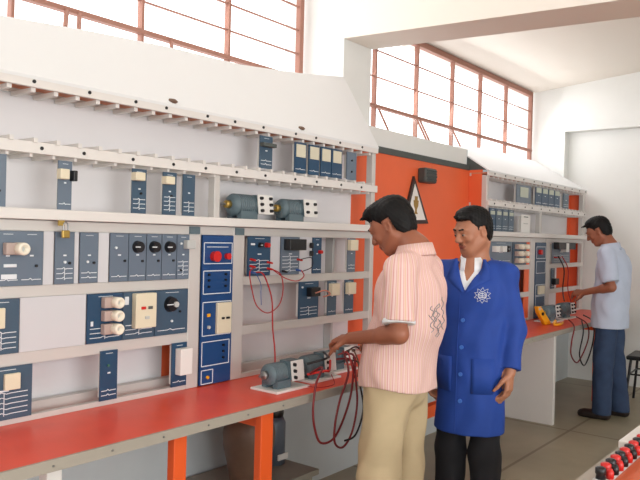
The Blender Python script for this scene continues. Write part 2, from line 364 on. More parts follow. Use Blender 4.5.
# ------------------------------------------------------------------ modules
YM = YR - .004
def knob(parent, x, z, r, m=None, ptr=True):
    o = MB().cyl((x, YM, z), (x, YM - .022, z), r, r * .85, 20).build('knob', m or BLACK, parent)
    if ptr:
        MB().box((x - r * .95, YM - .024, z - .002), (x, YM - .0215, z + .002)).build('pointer', PRINT, o)
def sock(parent, x, z, m=BLACK, r=.0055):
    MB().cyl((x, YM, z), (x, YM - .006, z), r, n=10).build('socket', m, parent)
def symbols(parent, x0, x1, z0, z1, kind, seed=0):
    s = MB(); rnd = random.Random(seed); y0, y1 = YM - .0006, YM - .0018; W = x1 - x0; H_ = z1 - z0; wd = .0028
    n = {'lines3': 3, 'lines4': 4, 'lines5': 5, 'lines1': 1, 'lines2': 2}[kind] if kind.startswith('lines') else 2
    for i in range(n):
        z = z0 + .022 + i * .019
        s.seg((x0 + W * .08, z), (x0 + W * .38, z), wd, y0, y1); s.seg((x0 + W * .62, z), (x0 + W * .92, z), wd, y0, y1)
        pts = [(x0 + W * .38, z), (x0 + W * .46, z + .005), (x0 + W * .54, z - .002), (x0 + W * .62, z)]
        for p, q in zip(pts[:-1], pts[1:]): s.seg(p, q, wd, y0, y1)
    if n > 2: s.seg((x0 + W * .5, z0 + .015), (x0 + W * .5, z0 + .022 + (n - 1) * .019), wd, y0, y1)
    s.seg((x0 + W * .3, z1 - .012), (x0 + W * .7, z1 - .012), .002, y0, y1)
    s.seg((x0 + W * .42, z0 + H_ * .55), (x0 + W * .58, z0 + H_ * .55), .006, y0, y1)
    s.build('printed_symbols', PRINT, parent)
def module(label, x0, x1, z0, z1, m=PLATE, kind='lines2', feats=(), cols=1, group=None, name='training_module'):
    x0 += .002; x1 -= .002
    t = thing(name, label, 'electrical module', ((x0 + x1) / 2, YR, z0), 0, group)
    MB().box((x0, YM, z0), (x1, YM + .006, z1)).build('faceplate', m, t)
    MB().box((x0 + .012, YM + .007, z0 + .012), (x1 - .012, YM + .03, z1 - .012)).build('housing', CREAMW, t)
    if kind:
        for k in range(cols):
            a = x0 + (x1 - x0) * k / cols; b = x0 + (x1 - x0) * (k + 1) / cols
            symbols(t, a, b, z0, z1, kind, k)
    for f in feats:
        k = f[0]; x = x0 + (x1 - x0) * f[1]; z = z0 + (z1 - z0) * f[2]
        if k == 'knob': knob(t, x, z, f[3])
        elif k == 'rknob': knob(t, x, z, f[3], RED, False)
        elif k == 'sock': sock(t, x, z, f[3] if len(f) > 3 else BLACK)
        elif k == 'box': MB().box((x - f[3] / 2, YM - f[5], z - f[4] / 2), (x + f[3] / 2, YM, z + f[4] / 2)).build('outlet_box', f[6], t, .003)
        elif k == 'fuse':
            fb = MB().box((x - .052, YM - .03, z - .022), (x + .004, YM, z + .022)).build('fuse_base', FUSEB, t, .004)
            MB().lathe((x, YM - .03, z), [(.0, -.012), (.011, -.012), (.012, -.034), (.021, -.034), (.0235, -.028), (.0235, .03), (.0, .03)], 20, 'Y').build('fuse_cap', FUSE, fb)
            MB().cyl((x, YM - .040, z), (x, YM - .0425, z), .0105, n=14).build('fuse_window', GREYP, fb)
        elif k == 'plug':
            MB().cyl((x, YM, z), (x, YM - .035, z - .004), .0065, .005, 10).build('plug', f[3], t)
        elif k == 'cap': MB().cyl((x, YM - .024, z), (x, YM - .032, z), .013, n=16).build('knob_cap', GREYP, t)
        elif k == 'chip': MB().box((x - .011, YM - .034, z - .006), (x + .011, YM - .029, z + .006)).build('button', f[3], t)
        elif k == 'card': MB().box((x - f[3] / 2, YM - .004, z - f[4] / 2), (x + f[3] / 2, YM, z + f[4] / 2)).build('label_card', f[5], t)
    return t
A0, A1 = 1.307, 1.511; B0, B1 = 1.057, 1.26; C0, C1 = .813, 1.009
G = 'blue training modules in the near rack'
# near rack, row just under the ledge
module('wide grey-blue module with a large round fuse, leftmost in the row under the ledge', 1.255, 1.445, A0, A1, PLATE_G, 'lines1', [('fuse', .42, .68), ('box', .3, .37, .05, .012, .003, PRINT), ('box', .28, .17, .06, .018, .003, PRINT), ('sock', .85, .36)], 2)
module('narrow module with three stacked switch symbols, right below the hanging padlock', 1.491, 1.578, A0, A1, PLATE_G, 'lines3', [('sock', .75, .4), ('sock', .5, .42, PRINT)])
module('narrow module with two stacked switch symbols, second right of the padlock', 1.600, 1.688, A0, A1, PLATE_G, 'lines2', [('sock', .75, .4), ('sock', .4, .42, PRINT)])
module('knobless module at the left end of the joined row of five under the ledge', 1.741, 1.835, A0, A1, PLATE_G, 'lines1', [('sock', .8, .43), ('sock', .3, .7, PRINT)])
for lb, a, b in (('module with black rotary knob, leftmost of the three knobbed ones under the ledge', 1.835, 1.928), ('module with black rotary knob, middle of the three knobbed ones under the ledge', 1.928, 2.012), ('module with black rotary knob, rightmost of the three knobbed ones under the ledge', 2.012, 2.098)):
    module(lb, a, b, A0, A1, PLATE_G, 'lines1', [('knob', .48, .72, .027), ('sock', .78, .42)])
module('narrow module with ladder of four white lines and small grey box at its top', 2.098, 2.174, A0, A1, PLATE_G, 'lines4', [('box', .85, .78, .05, .04, .03, GREYP), ('sock', .3, .8, PRINT), ('sock', .3, .2)])
# second row
module('module with cream outlet, cut by the left picture edge in the second row', 1.215, 1.355, B0, B1, PLATE, 'lines4', [('box', .35, .66, .06, .075, .012, IVORY)])
module('module with three stacked white ceramic fuses', 1.639, 1.812, B0, B1, PLATE_B, 'lines3', [('fuse', .68, .82), ('fuse', .68, .55), ('fuse', .68, .28), ('box', .13, .4, .012, .02, .003, PRINT)])
module('module with a tall cream breaker box, between the fuses and the big knob', 1.812, 1.981, B0, B1, PLATE, 'lines3', [('box', .6, .6, .11, .15, .03, IVORY), ('box', .1, .82, .02, .035, .004, PRINT), ('chip', .5, .66, RED), ('chip', .72, .66, DARK), ('chip', .62, .45, GREYP)])
module('module with one big black knob, right end of the second row', 1.981, 2.172, B0, B1, PLATE, 'lines1', [('knob', .45, .68, .036), ('cap', .52, .68), ('sock', .75, .5), ('sock', .5, .3, PRINT)])
# third row, just above the bench
module('dark module with cream socket just above the bench at the left picture edge', 1.19, 1.412, C0, C1, PLATE, 'lines5', [('box', .62, .72, .06, .06, .015, IVORY)])
module('lone narrow dark module with white steps symbol just above the bench', 1.706, 1.794, C0, C1 + .012, PLATE_B, 'lines2', [('sock', .45, .7, mat('green_plastic', s2l(60, 110, 90)))])
module('narrow module carrying a white box, beside the blue console at bench level', 2.082, 2.174, C0, C1 + .005, PLATE_B, 'lines1', [('box', .62, .58, .07, .12, .04, CREAMW)])
# upper tier, standing on the ledge
U0, U1 = 1.599, 1.79
module('grey module standing on the ledge at the left picture edge', 1.20, 1.293, U0, U1, PLATE_G, None, [('sock', .7, .3)])
module('narrow module with ivory lamp and black knob on the ledge, near the left picture edge', 1.497, 1.560, U0, U1, PLATE_G, 'lines1', [('box', .2, .72, .04, .04, .03, IVORY), ('box', .98, .7, .018, .042, .03, BLACK)])
module('narrow module with small cream box, leftmost of three together on the ledge', 1.843, 1.922, U0, U1, PLATE, 'lines3', [('box', .25, .82, .05, .035, .035, IVORY), ('sock', .6, .45)])
module('narrow module with small cream box, middle of three together on the ledge', 2.009, 2.089, U0, U1, PLATE, 'lines4', [('box', .2, .8, .05, .035, .035, IVORY), ('sock', .6, .45)])
module('narrow plain module, rightmost of three together on the ledge beside the upright', 2.124, 2.200, U0, U1, PLATE, 'lines3')
# top tier
T0, T1 = 1.864, 2.033
module('single dark module alone in the top tier, left of the other top modules', 2.629, 2.728, T0, T1, PLATE, 'lines2', [('box', .5, .72, .1, .02, .03, DARK)])
for lb, a, b in (('top tier module with cream card, first of the four cards from the left', 2.906, 3.009), ('top tier module with cream card, second of the four cards from the left', 3.027, 3.126), ('top tier module with cream card, third of the four cards from the left', 3.135, 3.236), ('top tier module with cream card, fourth of the four cards from the left', 3.238, 3.344)):
    module(lb, a, b, T0, T1, PLATE_B, 'lines1', [('card', .5, .73, .078, .07, mat('cream_card', s2l(214, 208, 186)))])
module('plain grey-blue module at the right end of the top tier beside the orange panel', 3.387, 3.490, T0, T1, PLATE_G, None, [('sock', .5, .3), ('sock', .5, .7)])
# right of the console
f1 = module('module with red plugs and cables, next to the blue console under the ledge', 2.559, 2.732, A0, A1, PLATE_B, 'lines4', [('rknob', .8, .78, .014), ('knob', .5, .78, .014), ('plug', .12, .42, RED), ('plug', .12, .25, RED), ('plug', .88, .34, RED), ('plug', .88, .18, RED), ('plug', .15, .1, BLUEP), ('box', .2, .8, .03, .01, .003, PRINT)])
f2 = module('module with a black contactor and blue sockets, second right of the blue console', 2.811, 2.969, A0, A1, PLATE_G, 'lines5', [('box', .6, .8, .14, .06, .045, BLACK), ('plug', .1, .1, BLACK), ('plug', .85, .12, BLUEP), ('plug', .9, .4, RED)])
module('narrow blue module with white switch and red button under the ledge', 3.083, 3.166, A0, A1, PLATE_B, 'lines1', [('sock', .5, .8, PRINT), ('rknob', .75, .6, .011), ('box', -.3, .78, .016, .03, .02, BLACK), ('box', -.3, .56, .016, .03, .02, BLACK)])
module('narrow grey module with cream box under the ledge, beside the orange strip', 3.419, 3.502, A0, A1, PLATE_G, 'lines2', [('box', .4, .8, .075, .065, .03, IVORY)])
module('blue module with black relay and loose wires, below the contactor', 2.970, 3.148, B0, B1 + .003, PLATE_B, 'lines3', [('box', .6, .72, .08, .05, .04, BLACK), ('rknob', .85, .68, .01), ('sock', .15, .85, PRINT)])
module('module with cream box in the lower row, left one of the pair by the man', 3.232, 3.319, B0, B1, PLATE, 'lines1', [('box', .5, .75, .075, .07, .03, IVORY)])
module('module with cream box in the lower row, right one of the pair by the man', 3.399, 3.492, B0, B1, PLATE, 'lines1', [('box', .45, .75, .075, .07, .03, IVORY)])

# blue console between the two uprights
cn = thing('control_console', 'tall deep blue control console with white outlines between two uprights', 'control console', (2.354, YR, .80))
MB().box((2.253, YM - .002, .795), (2.455, YM + .008, 1.511)).build('panel', CONSOLE, cn)
MB().box((2.262, YM + .009, .80), (2.446, YM + .06, 1.50)).build('housing', GREYP, cn)
ol = MB()
def frame(x0, x1, z0, z1, wd=.004):
    for p, q in (((x0, z0), (x1, z0)), ((x1, z0), (x1, z1)), ((x1, z1), (x0, z1)), ((x0, z1), (x0, z0))): ol.seg(p, q, wd, YM - .0022, YM - .0036)
frame(2.262, 2.446, 1.375, 1.475); frame(2.262, 2.440, 1.23, 1.34); frame(2.262, 2.446, 1.03, 1.19); frame(2.262, 2.440, .885, 1.0); frame(2.262, 2.335, .80, .865)
ol.seg((2.28, 1.455), (2.42, 1.455), .003, YM - .0022, YM - .0036)
ol.build('white_outline', PRINT, cn)
MB().cyl((2.325, YM - .002, 1.41), (2.325, YM - .03, 1.41), .024, .026, 20).build('stop_button', RED, cn)['label'] = 'large red stop button'
MB().cyl((2.41, YM - .002, 1.41), (2.41, YM - .022, 1.41), .015, .016, 16).build('push_button', RED, cn)['label'] = 'small red button'
for x in (2.295, 2.405):
    for z in (1.265, 1.295, 1.322):
        MB().cyl((x, YM - .002, z), (x, YM - .01, z), .006, n=10).build('socket', BLACK, cn)
for z in (.915, .945, .975): MB().cyl((2.40, YM - .002, z), (2.40, YM - .01, z), .006, n=10).build('socket', BLACK, cn)
ib = MB().box((2.345, YM - .02, 1.035), (2.438, YM - .002, 1.185)).build('breaker_box', IVORY, cn, .003)
MB().box((2.37, YM - .026, 1.105), (2.385, YM - .019, 1.115)).build('breaker_lever', BLACK, ib); MB().box((2.40, YM - .026, 1.105), (2.42, YM - .019, 1.115)).build('breaker_lever', BLACK, ib)
MB().box((2.29, YM - .006, 1.12), (2.31, YM - .002, 1.135)).build('indicator', YELL, cn)['label'] = 'small yellow indicator'
MB().cyl((2.30, YM - .002, .83), (2.30, YM - .01, .83), .008, n=12).build('indicator', YELL, cn)
MB().cyl((2.30, YM - .002, 1.07), (2.30, YM - .012, 1.07), .008, n=12).build('socket', GREYP, cn)
for x in (2.205, 2.50):
    tag(MB().box((x - .03, YR - .006, 1.515), (x + .03, YR + .003, 1.55)).build('corner_bracket', MOTOR), 'small grey-blue joint plate at the top of the console upright on the ' + ('left' if x < 2.3 else 'right'), 'bracket')
# padlock under the ledge
pl = thing('padlock', 'small brass padlock hanging from the ledge at the left', 'padlock', (1.515, YR - .032, 1.50))
MB().box((1.50, YR - .043, 1.488), (1.532, YR - .031, 1.518)).build('body', BRASS, pl, .003)
MB().tube([(1.506, YR - .037, 1.516), (1.507, YR - .037, 1.54), (1.516, YR - .037, 1.55), (1.525, YR - .037, 1.54), (1.526, YR - .037, 1.516)], .003, 8).build('shackle', STEEL, pl)
MB().box((1.485, YR - .037, 1.535), (1.512, YR - .031, 1.556)).build('hasp', BRASS, pl)

# far rack
module('wide grey module with framed pale label in the far rack top tier', 5.93, 6.27, 1.864, 2.025, PLATE_G, None, [('card', .5, .6, .18, .09, mat('pale_card', s2l(190, 196, 180)))])
names = ['first', 'second', 'third', 'fourth']
for i in range(4):
    a = 6.371 + i * .163; module('far rack top tier module with pale card, %s of four from the left' % names[i], a, a + .158, 1.864, 2.03, PLATE_B, 'lines1', [('card', .5, .84, .12, .045, mat('pale_card', s2l(190, 196, 180)))])
module('narrow plain module beside the orange strip in the far rack top tier', 7.11, 7.28, 1.864, 2.02, PLATE, 'lines2')
for i in range(4):
    a = 5.385 + i * .128; module('middle tier module on the far rack ledge, %s from the left of four' % names[i], a, a + .122, 1.60, 1.789, PLATE if i else PLATE_B, 'lines2', [('card', .5, .8, .08, .03, mat('pale_card', s2l(190, 196, 180)))])
module('small white module on the far rack ledge, right of the four blue ones', 6.05, 6.26, 1.60, 1.76, CREAMW, None, [('box', .5, .88, .1, .008, .003, DARK), ('box', .5, .5, .1, .008, .003, GREYP)])
module('grey instrument module with pale dials behind the man in blue', 5.40, 5.86, A0, A1, PLATE_G, 'lines2', [('box', .2, .7, .08, .05, .04, CREAMW), ('box', .5, .7, .08, .05, .04, CREAMW), ('knob', .8, .7, .03)])
module('dark module with six white ceramic fuses in the far rack', 5.875, 6.19, A0, A1, PLATE, None, [('fuse', .3, .8), ('fuse', .7, .8), ('fuse', .3, .5), ('fuse', .7, .5), ('fuse', .3, .2), ('fuse', .7, .2)])
cc = thing('control_console', 'narrow dark console column between two uprights of the far rack', 'control console', (6.54, YR, .80))
MB().box((6.415, YM - .002, .795), (6.675, YM + .008, 1.511)).build('panel', PLATE_B, cc)
MB().box((6.425, YM + .009, .80), (6.665, YM + .06, 1.50)).build('housing', GREYP, cc)
ol = MB()
for z in (1.36, 1.22, 1.0, .9): frame(6.43, 6.66, z - .0, z + .11, .005)
ol.build('white_outline', PRINT, cc)
MB().box((6.48, YM - .02, 1.02), (6.62, YM - .002, 1.10)).build('breaker_box', IVORY, cc)
MB().cyl((6.5, YM - .002, 1.42), (6.5, YM - .03, 1.42), .024, n=16).build('stop_button', RED, cc)
module('grey module with black contactors and a white relay, beside the far man', 6.84, 7.36, A0, A1, PLATE_G, 'lines4', [('box', .25, .86, .2, .07, .06, BLACK), ('box', .8, .86, .2, .07, .06, BLACK), ('box', .53, .78, .08, .09, .06, CREAMW), ('plug', .1, .3, RED), ('plug', .3, .3, RED)])
module('narrow dark switch module in the second row of the far rack', 6.83, 6.93, B0, B1, PLATE, 'lines2', [('box', .7, .35, .1, .06, .04, BLACK)])
MB().box((7.70, YR - .002, .81), (7.73, YR + .02, 1.25)).build('post', ALU, rr)

# ------------------------------------------------------------------ motors
def motor(loc, label, group, base, knobs=(2, 3), rz=0, s=1.0, collar=BRASS, sx=1.0):
    t = thing('electric_motor', label, 'electric motor', loc, rz, group); t.scale = (sx, 1, 1)
    h = .012 if base else 0
    if base: local(t, MB().box((-.15, -.085, 0), (.15, .085, .011)), 'base_plate', CREAMW, bevel=.002)
    cz = h + .065 * s + .006; R_ = .056 * s
    b = MB(); prof = [(0, -.105), (R_ * .55, -.105), (R_ * .8, -.098), (R_ * .96, -.085)]
    x = -.08
    while x < .03: prof += [(R_, x), (R_, x + .008), (R_ * .94, x + .009), (R_ * .94, x + .013)]; x += .014
    prof += [(R_ * .98, .05), (R_ * .9, .06), (0, .062)]
    b.lathe((0, 0, cz), [(r, hx) for r, hx in prof], 28, 'X'); local(t, b, 'body', MOTOR)
    local(t, MB().box((-.07, -.05, h), (.05, -.02, cz - R_ * .55)).box((-.07, .02, h), (.05, .05, cz - R_ * .55)).box((-.06, -.03, cz - R_ * .9), (.04, .03, cz - R_ * .5)), 'foot', MOTOR)
    local(t, MB().lathe((0, 0, cz), [(0, -.135), (.016, -.135), (.02, -.128), (.02, -.105), (0, -.105)], 20, 'X'), 'shaft_collar', collar)
    local(t, MB().cyl((-.135, 0, cz), (-.16, 0, cz), .007), 'shaft', STEEL)
    # terminal box: sloping white plate at the right front
    bx = MB(); x0, x1 = .045, .15
    bx.prism([(-.062, h + .03), (-.05, cz + .055), (.02, cz + .055), (.02, h + .03)], x0, x1, 'X')
    tb = local(t, bx, 'terminal_box', MOTOR)
    pl_ = MB(); pl_.prism([(-.0625, h + .028), (-.0505, cz + .057), (-.0555, cz + .057), (-.0675, h + .028)], x0 - .004, x1 + .004, 'X'); local(tb, pl_, 'terminal_plate', CREAMW)
    r_, c_ = knobs
    for i in range(r_):
        for j in range(c_):
            x = x0 + .018 + (x1 - x0 - .036) * i / max(r_ - 1, 1); f = (j + .5) / c_
            z = h + .03 + (cz + .055 - h - .03) * f; y = -.067 + .012 * f
            local(tb, MB().cyl((x, y, z), (x, y - .014, z), .009, .008, 12), 'terminal', BLACK)
    if base:
        for ch in t.children:
            if not ch.name.startswith('base_plate'): ch.location.x = -.028
    return t
motor((2.575, 2.545, 1.598), 'grey motor with six black terminals on the ledge, nearer the console', None, False, (2, 3), s=1.0)
motor((2.945, 2.545, 1.598), 'grey motor with five black terminals on the ledge, nearer the man', None, False, (2, 2), s=.95)
motor((2.505, 2.205, .791), 'grey motor on a white base plate on the bench, left of the other wired motor', None, True, (1, 3), s=.9, collar=STEEL, sx=.78)
motor((2.80, 2.235, .791), 'grey motor on a white base plate being wired under the man\'s hand', None, True, (1, 3), s=.9, collar=STEEL, sx=.78)
motor((3.06, 2.30, .791), 'partly hidden grey motor on white base plate, right of the man\'s hand', None, True, (2, 2), s=.8, collar=STEEL, sx=.78)
motor((6.35, 2.33, .791), 'left one of two small motors on the far bench by the man in grey', None, True, (2, 3), s=1.1)
motor((6.75, 2.33, .791), 'right one of two small motors on the far bench by the man in grey', None, True, (2, 3), s=1.1)
ml = thing('multimeter', 'yellow hand-held tester leaning on the far bench beside the motors', 'multimeter', (6.03, 2.27, .791), -.25)
local(ml, MB().prism([(.02, 0), (.11, 0), (.09, .03), (-.05, .165), (-.10, .165), (-.08, .11)], -.02, .02), 'body', YELL, bevel=.006)
local(ml, MB().cyl((-.03, -.0205, .10), (-.03, -.028, .10), .014, n=16), 'dial', BLACK)
local(ml, MB().box((-.085, -.0225, .135), (-.055, -.0195, .155)), 'display', GREYP)
tag(MB().tube([(6.16, 2.2, .805), (6.09, 2.18, .83), (6.02, 2.16, .805), (6.10, 2.14, .804), (6.22, 2.16, .804)], .012, 8).build('test_lead', YELL), 'short yellow lead lying on the far bench beside the tester', 'cable')

# ------------------------------------------------------------------ cables
def cable(label, pts, r=.0035, m=REDC, group=None):
    return tag(MB().tube(pts, r, 8, 8).build('cable', m), label, 'cable', group)
cable('thin red cable looping down below the module beside the blue console', [(2.58, 2.462, 1.355), (2.52, 2.44, 1.33), (2.539, 2.44, 1.242), (2.578, 2.44, 1.159), (2.661, 2.44, 1.118), (2.745, 2.44, 1.154), (2.774, 2.44, 1.231), (2.755, 2.44, 1.311), (2.713, 2.46, 1.34)], .003)
cable('dark red cable dropping straight from the module down to the left motor', [(2.59, 2.462, 1.328), (2.60, 2.43, 1.325), (2.626, 2.42, 1.28), (2.645, 2.40, 1.187), (2.60, 2.35, 1.06), (2.53, 2.27, .97), (2.48, 2.22, .908)], .0038)
cable('red cable bridging from the console-side module to the contactor module', [(2.711, 2.462, 1.34), (2.787, 2.44, 1.294), (2.886, 2.44, 1.275), (2.944, 2.44, 1.30), (2.945, 2.462, 1.331)], .003)
cable('thin blue cable hanging below the module with red plugs', [(2.587, 2.462, 1.325), (2.612, 2.45, 1.27), (2.615, 2.45, 1.22), (2.626, 2.455, 1.16)], .002, BLUEP)
cable('short black lead curving out of the contactor module', [(2.94, 2.462, 1.39), (2.98, 2.42, 1.40), (3.0, 2.43, 1.35), (2.95, 2.455, 1.325)], .0025, BLACK)
cable('pinkish lead in front of the black relay', [(3.06, 2.45, 1.20), (3.11, 2.42, 1.215), (3.17, 2.43, 1.19), (3.13, 2.45, 1.175)], .004, mat('pink_cable', s2l(205, 130, 110), .5))
cable('thick dark red cable looping lowest left in front of the bench edge', [(2.61, 2.11, .86), (2.60, 2.03, .90), (2.52, 2.0, .84), (2.49, 1.99, .727), (2.508, 1.99, .632), (2.555, 1.99, .562), (2.654, 1.99, .564), (2.738, 1.99, .658), (2.79, 1.99, .78), (2.84, 2.03, .90), (2.88, 2.155, .89)], .0055, mat('dark_red_cable', s2l(120, 28, 34), .45))
cable('thick dark red cable looping right in front of the bench edge, below the hand', [(2.96, 2.165, .90), (2.84, 2.02, .93), (2.80, 1.975, .825), (2.809, 1.97, .698), (2.772, 1.97, .572), (2.701, 1.97, .515), (2.636, 1.97, .548), (2.633, 1.97, .634), (2.667, 1.97, .746), (2.73, 1.97, .87), (2.86, 2.10, .94)], .0055, mat('dark_red_cable', s2l(120, 28, 34), .45))
cable('black cable falling behind the red ones at the bench edge', [(2.96, 2.165, .87), (2.88, 2.02, .89), (2.835, 1.975, .799), (2.85, 1.96, .673), (2.79, 1.96, .559), (2.72, 1.975, .54)], .005, BLACK)
cable('bright red lead plugged into the left bench motor', [(2.62, 2.135, .85), (2.66, 2.06, .872), (2.71, 2.07, .868), (2.78, 2.12, .90)], .006, RED)
cable('black lead joining the two wired motors', [(2.62, 2.14, .90), (2.69, 2.08, .925), (2.75, 2.12, .93), (2.80, 2.18, .93)], .006, BLACK)
cable('thin pale red wire lying in a loop on the bench before the left motor', [(2.60, 2.115, .80), (2.63, 2.07, .795), (2.72, 2.06, .794), (2.78, 2.09, .795), (2.79, 2.12, .83)], .002, REDC)
for i in range(3):
    cable('short %s lead fanned out under the fingers of the man in pink' % ('red', 'brown', 'dark')[i], [(2.90 + .03 * i, 2.16, .91), (2.84 + .04 * i, 2.06, .94 + .01 * i), (2.78 + .06 * i, 1.99, .90), (2.80 + .03 * i, 1.985, .83)], .004, (REDC, CLAY, BLACK)[i])
cable('dark cable hanging down the far rack onto a bench motor', [(6.9, 2.455, 1.38), (7.0, 2.43, 1.25), (6.95, 2.42, 1.05), (6.8, 2.35, .95)], .006, BLACK)
cable('red cable hanging down the far rack beside the dark one', [(7.0, 2.455, 1.38), (7.12, 2.43, 1.25), (7.1, 2.42, 1.05), (6.95, 2.33, .92)], .005)
cable('dark cable loop hanging in front of the far bench edge', [(6.40, 2.1, .85), (6.33, 1.98, .80), (6.334, 1.97, .661), (6.081, 1.97, .498), (5.90, 1.97, .582), (5.91, 1.97, .70), (6.05, 2.0, .80), (6.2, 2.1, .84)], .006, mat('dark_red_cable', s2l(120, 28, 34), .45))
cable('black cable loop hanging in front of the far bench edge, right of the red one', [(6.6, 2.1, .85), (6.5, 1.98, .80), (6.45, 1.965, .62), (6.25, 1.965, .45), (6.1, 1.965, .56), (6.2, 1.97, .74), (6.4, 2.05, .82)], .006, BLACK)

# ------------------------------------------------------------------ things on the orange wall and ledge items
pn = thing('pennant', 'white triangular pennant with dark frame and gold emblem on the orange wall', 'pennant', (4.51, YB - .03, 1.64))
tri = [(4.29, 1.62), (4.65, 1.635), (4.43, 1.975)]
MB().prism(tri, YB - .034, YB - .016).build('frame', mat('dark_brown_wood', s2l(58, 44, 42), .5), pn)
cx, cz = 4.455, 1.745
tin = [(cx + (x - cx) * .74, cz + (z - cz) * .76) for x, z in tri]
MB().prism(tin, YB - .037, YB - .033).build('cloth', CREAMW, pn)
em = MB(); em.prism([(cx - .035, 1.80), (cx + .035, 1.80), (cx + .03, 1.76), (cx + .012, 1.735), (cx + .012, 1.715), (cx + .028, 1.70), (cx - .028, 1.70), (cx - .012, 1.715), (cx - .012, 1.735), (cx - .03, 1.76)], YB - .039, YB - .0365)
em.prism([(cx - .02, 1.83), (cx + .02, 1.83), (cx + .02, 1.80), (cx - .02, 1.80)], YB - .039, YB - .0365)
em.build('emblem', mat('gold_print', s2l(150, 118, 50), .5), pn)
sb = thing('siren_box', 'dark grey siren box fixed to the orange wall above the pennant', 'siren', (4.56, YB - .02, 1.93))
MB().box((4.50, YB - .09, 1.935), (4.67, YB - .015, 2.045)).build('housing', mat('dark_grey_green', s2l(66, 72, 70), .5), sb, .015)
gr = MB()
for i in range(4): gr.box((4.515, YB - .095, 1.955 + i * .022), (4.655, YB - .089, 1.961 + i * .022))
gr.build('grille', BLACK, sb); MB().cyl((4.67, YB - .06, 1.99), (4.70, YB - .06, 1.99), .012).build('lamp', BLACK, sb)
for x, n_ in ((1.62, 'nearer'), (2.1, 'farther')): pass
# stones lying on the top rail of the near rack
for x, lb in ((2.05, 'small brown pebble on the near rack top rail, left of the other'), (2.95, 'small brown pebble on the near rack top rail, right of the other')):
    s_ = MB().lathe((x, YR + .0, 2.11), [(0, -.012), (.02, -.01), (.03, 0), (.02, .01), (0, .012)], 10); tag(s_.build('pebble', CLAY), lb, 'pebble')

# ------------------------------------------------------------------ under the bench
jr = thing('clay_jar', 'dark brown clay jar standing on a grey box under the bench behind the orange leg', 'jar', (2.46, 2.36, .30))
prof = [(0, 0), (.07, 0), (.085, .01), (.10, .09), (.124, .2), (.128, .26), (.116, .31), (.10, .335), (.085, .345), (.085, .365), (.095, .375), (.08, .375), (.07, .345), (.06, .34), (0, .34)]
MB().lathe((2.46, 2.36, .30), prof, 36).build('body', CLAY, jr)
lb_ = thing('low_box', 'low grey wooden box on the floor under the bench, carrying the jar', 'box', (2.55, 2.45, 0))
MB().box((2.13, 2.28, .012), (2.86, 2.655, .27)).build('carcass', BOXG, lb_); MB().box((2.11, 2.26, .27), (2.89, 2.66, .298)).build('top_board', BOXG, lb_)
for x in (2.15, 2.80): MB().box((x, 2.3, 0), (x + .05, 2.62, .012)).build('foot', DARK, lb_)
MB().box((2.20, 2.272, .05), (2.83, 2.281, .24)).build('front_door', mat('darker_box_grey', s2l(92, 90, 84), .6), lb_)  # front panel in a darker grey than the carcass
cn_ = thing('canister', 'bluish grey canister with dark round cap behind the clay jar', 'canister', (2.80, 2.50, .30))
MB().lathe((2.80, 2.50, .30), [(0, 0), (.06, 0), (.06, .22), (.045, .25), (0, .25)], 24).build('body', mat('blue_grey_tin', s2l(96, 106, 118), .4), cn_)
MB().lathe((2.80, 2.50, .55), [(0, 0), (.045, 0), (.05, .02), (.045, .05), (.02, .06), (0, .06)], 20).build('cap', LEATHER, cn_)
MB().box((2.765, 2.434, .33), (2.84, 2.442, .36)).build('label_strip', CREAMW, cn_)

# ------------------------------------------------------------------ stool at the right edge
st = thing('chair', 'black-seated chair on dark tubular legs at the right picture edge', 'chair', (7.15, 1.60, 0), -1.5)
local(st, MB().box((-.22, -.21, .435), (.22, .21, .475)), 'seat', BLACK, bevel=.015)
for sx in (-1, 1):
    for sy in (-1, 1):
        local(st, MB().tube([(sx * .18, sy * .17, .44), (sx * .22, sy * .22, 0)], .012, 10, 1), 'leg', BLACK)
fr_ = MB()
for a_, b_ in (((-.19, -.18), (.19, -.18)), ((.19, -.18), (.19, .18)), ((.19, .18), (-.19, .18)), ((-.19, .18), (-.19, -.18))): fr_.tube([(a_[0], a_[1], .30), (b_[0], b_[1], .30)], .008, 8, 1)
local(st, fr_, 'stretcher', BLACK)
bk_ = MB().tube([(.2, -.19, .44), (.24, -.19, .85)], .012, 8, 1).tube([(.2, .19, .44), (.24, .19, .85)], .012, 8, 1); local(st, bk_, 'back_frame', BLACK)
local(st, MB().box((.22, -.2, .66), (.245, .2, .86)), 'backrest', BLACK, bevel=.01)

# ------------------------------------------------------------------ near table with terminal strip
tb = thing('side_table', 'orange-topped table corner in the bottom right of the picture', 'table', (3.0, 0, 0))
MB().box((2.18, -.75, .765), (4.2, .665, .79)).build('tabletop', mat('orange_laminate', s2l(205, 92, 46), .4), tb, .003)
for x in (2.24, 4.1):
    for y in (-.69, .52): MB().box((x, y, 0), (x + .04, y + .04, .765)).build('leg', ORANGE_STEEL, tb)
ts = thing('terminal_strip', 'row of red and black binding posts along the near orange table', 'terminal strip', (2.6, .575, .79))
MB().box((2.20, .615, .7905), (2.98, .66, .80)).build('base', GREYP, ts)
for i in range(14):
    x = 2.22 + i * .053; mm = RED if i % 2 else BLACK
    MB().lathe((x, .642, .80), [(0, 0), (.015, 0), (.013, .012), (.016, .016), (.016, .032), (.01, .036), (0, .036)], 14).build('binding_post', mm, ts)
    MB().lathe((x + .02, .62, .80), [(0, 0), (.012, 0), (.012, .018), (.007, .03), (0, .03)], 12).build('binding_post', (BLACK if i % 2 else RED), ts)
ws = thing('connector_block', 'white block on the near orange table behind the binding posts', 'connector', (2.78, .63, .79))
tbk = MB().box((2.62, .664, .7905), (2.95, .70, .82)).build('body', CREAMW, ws, .004)
MB().box((2.18, .666, .755), (4.2, .705, .7903)).build('table_edge', EDGE, tb)
ov = thing('small_parts_tray', 'orange tray with small metal parts on the near table', 'tray', (2.7, .45, .79))
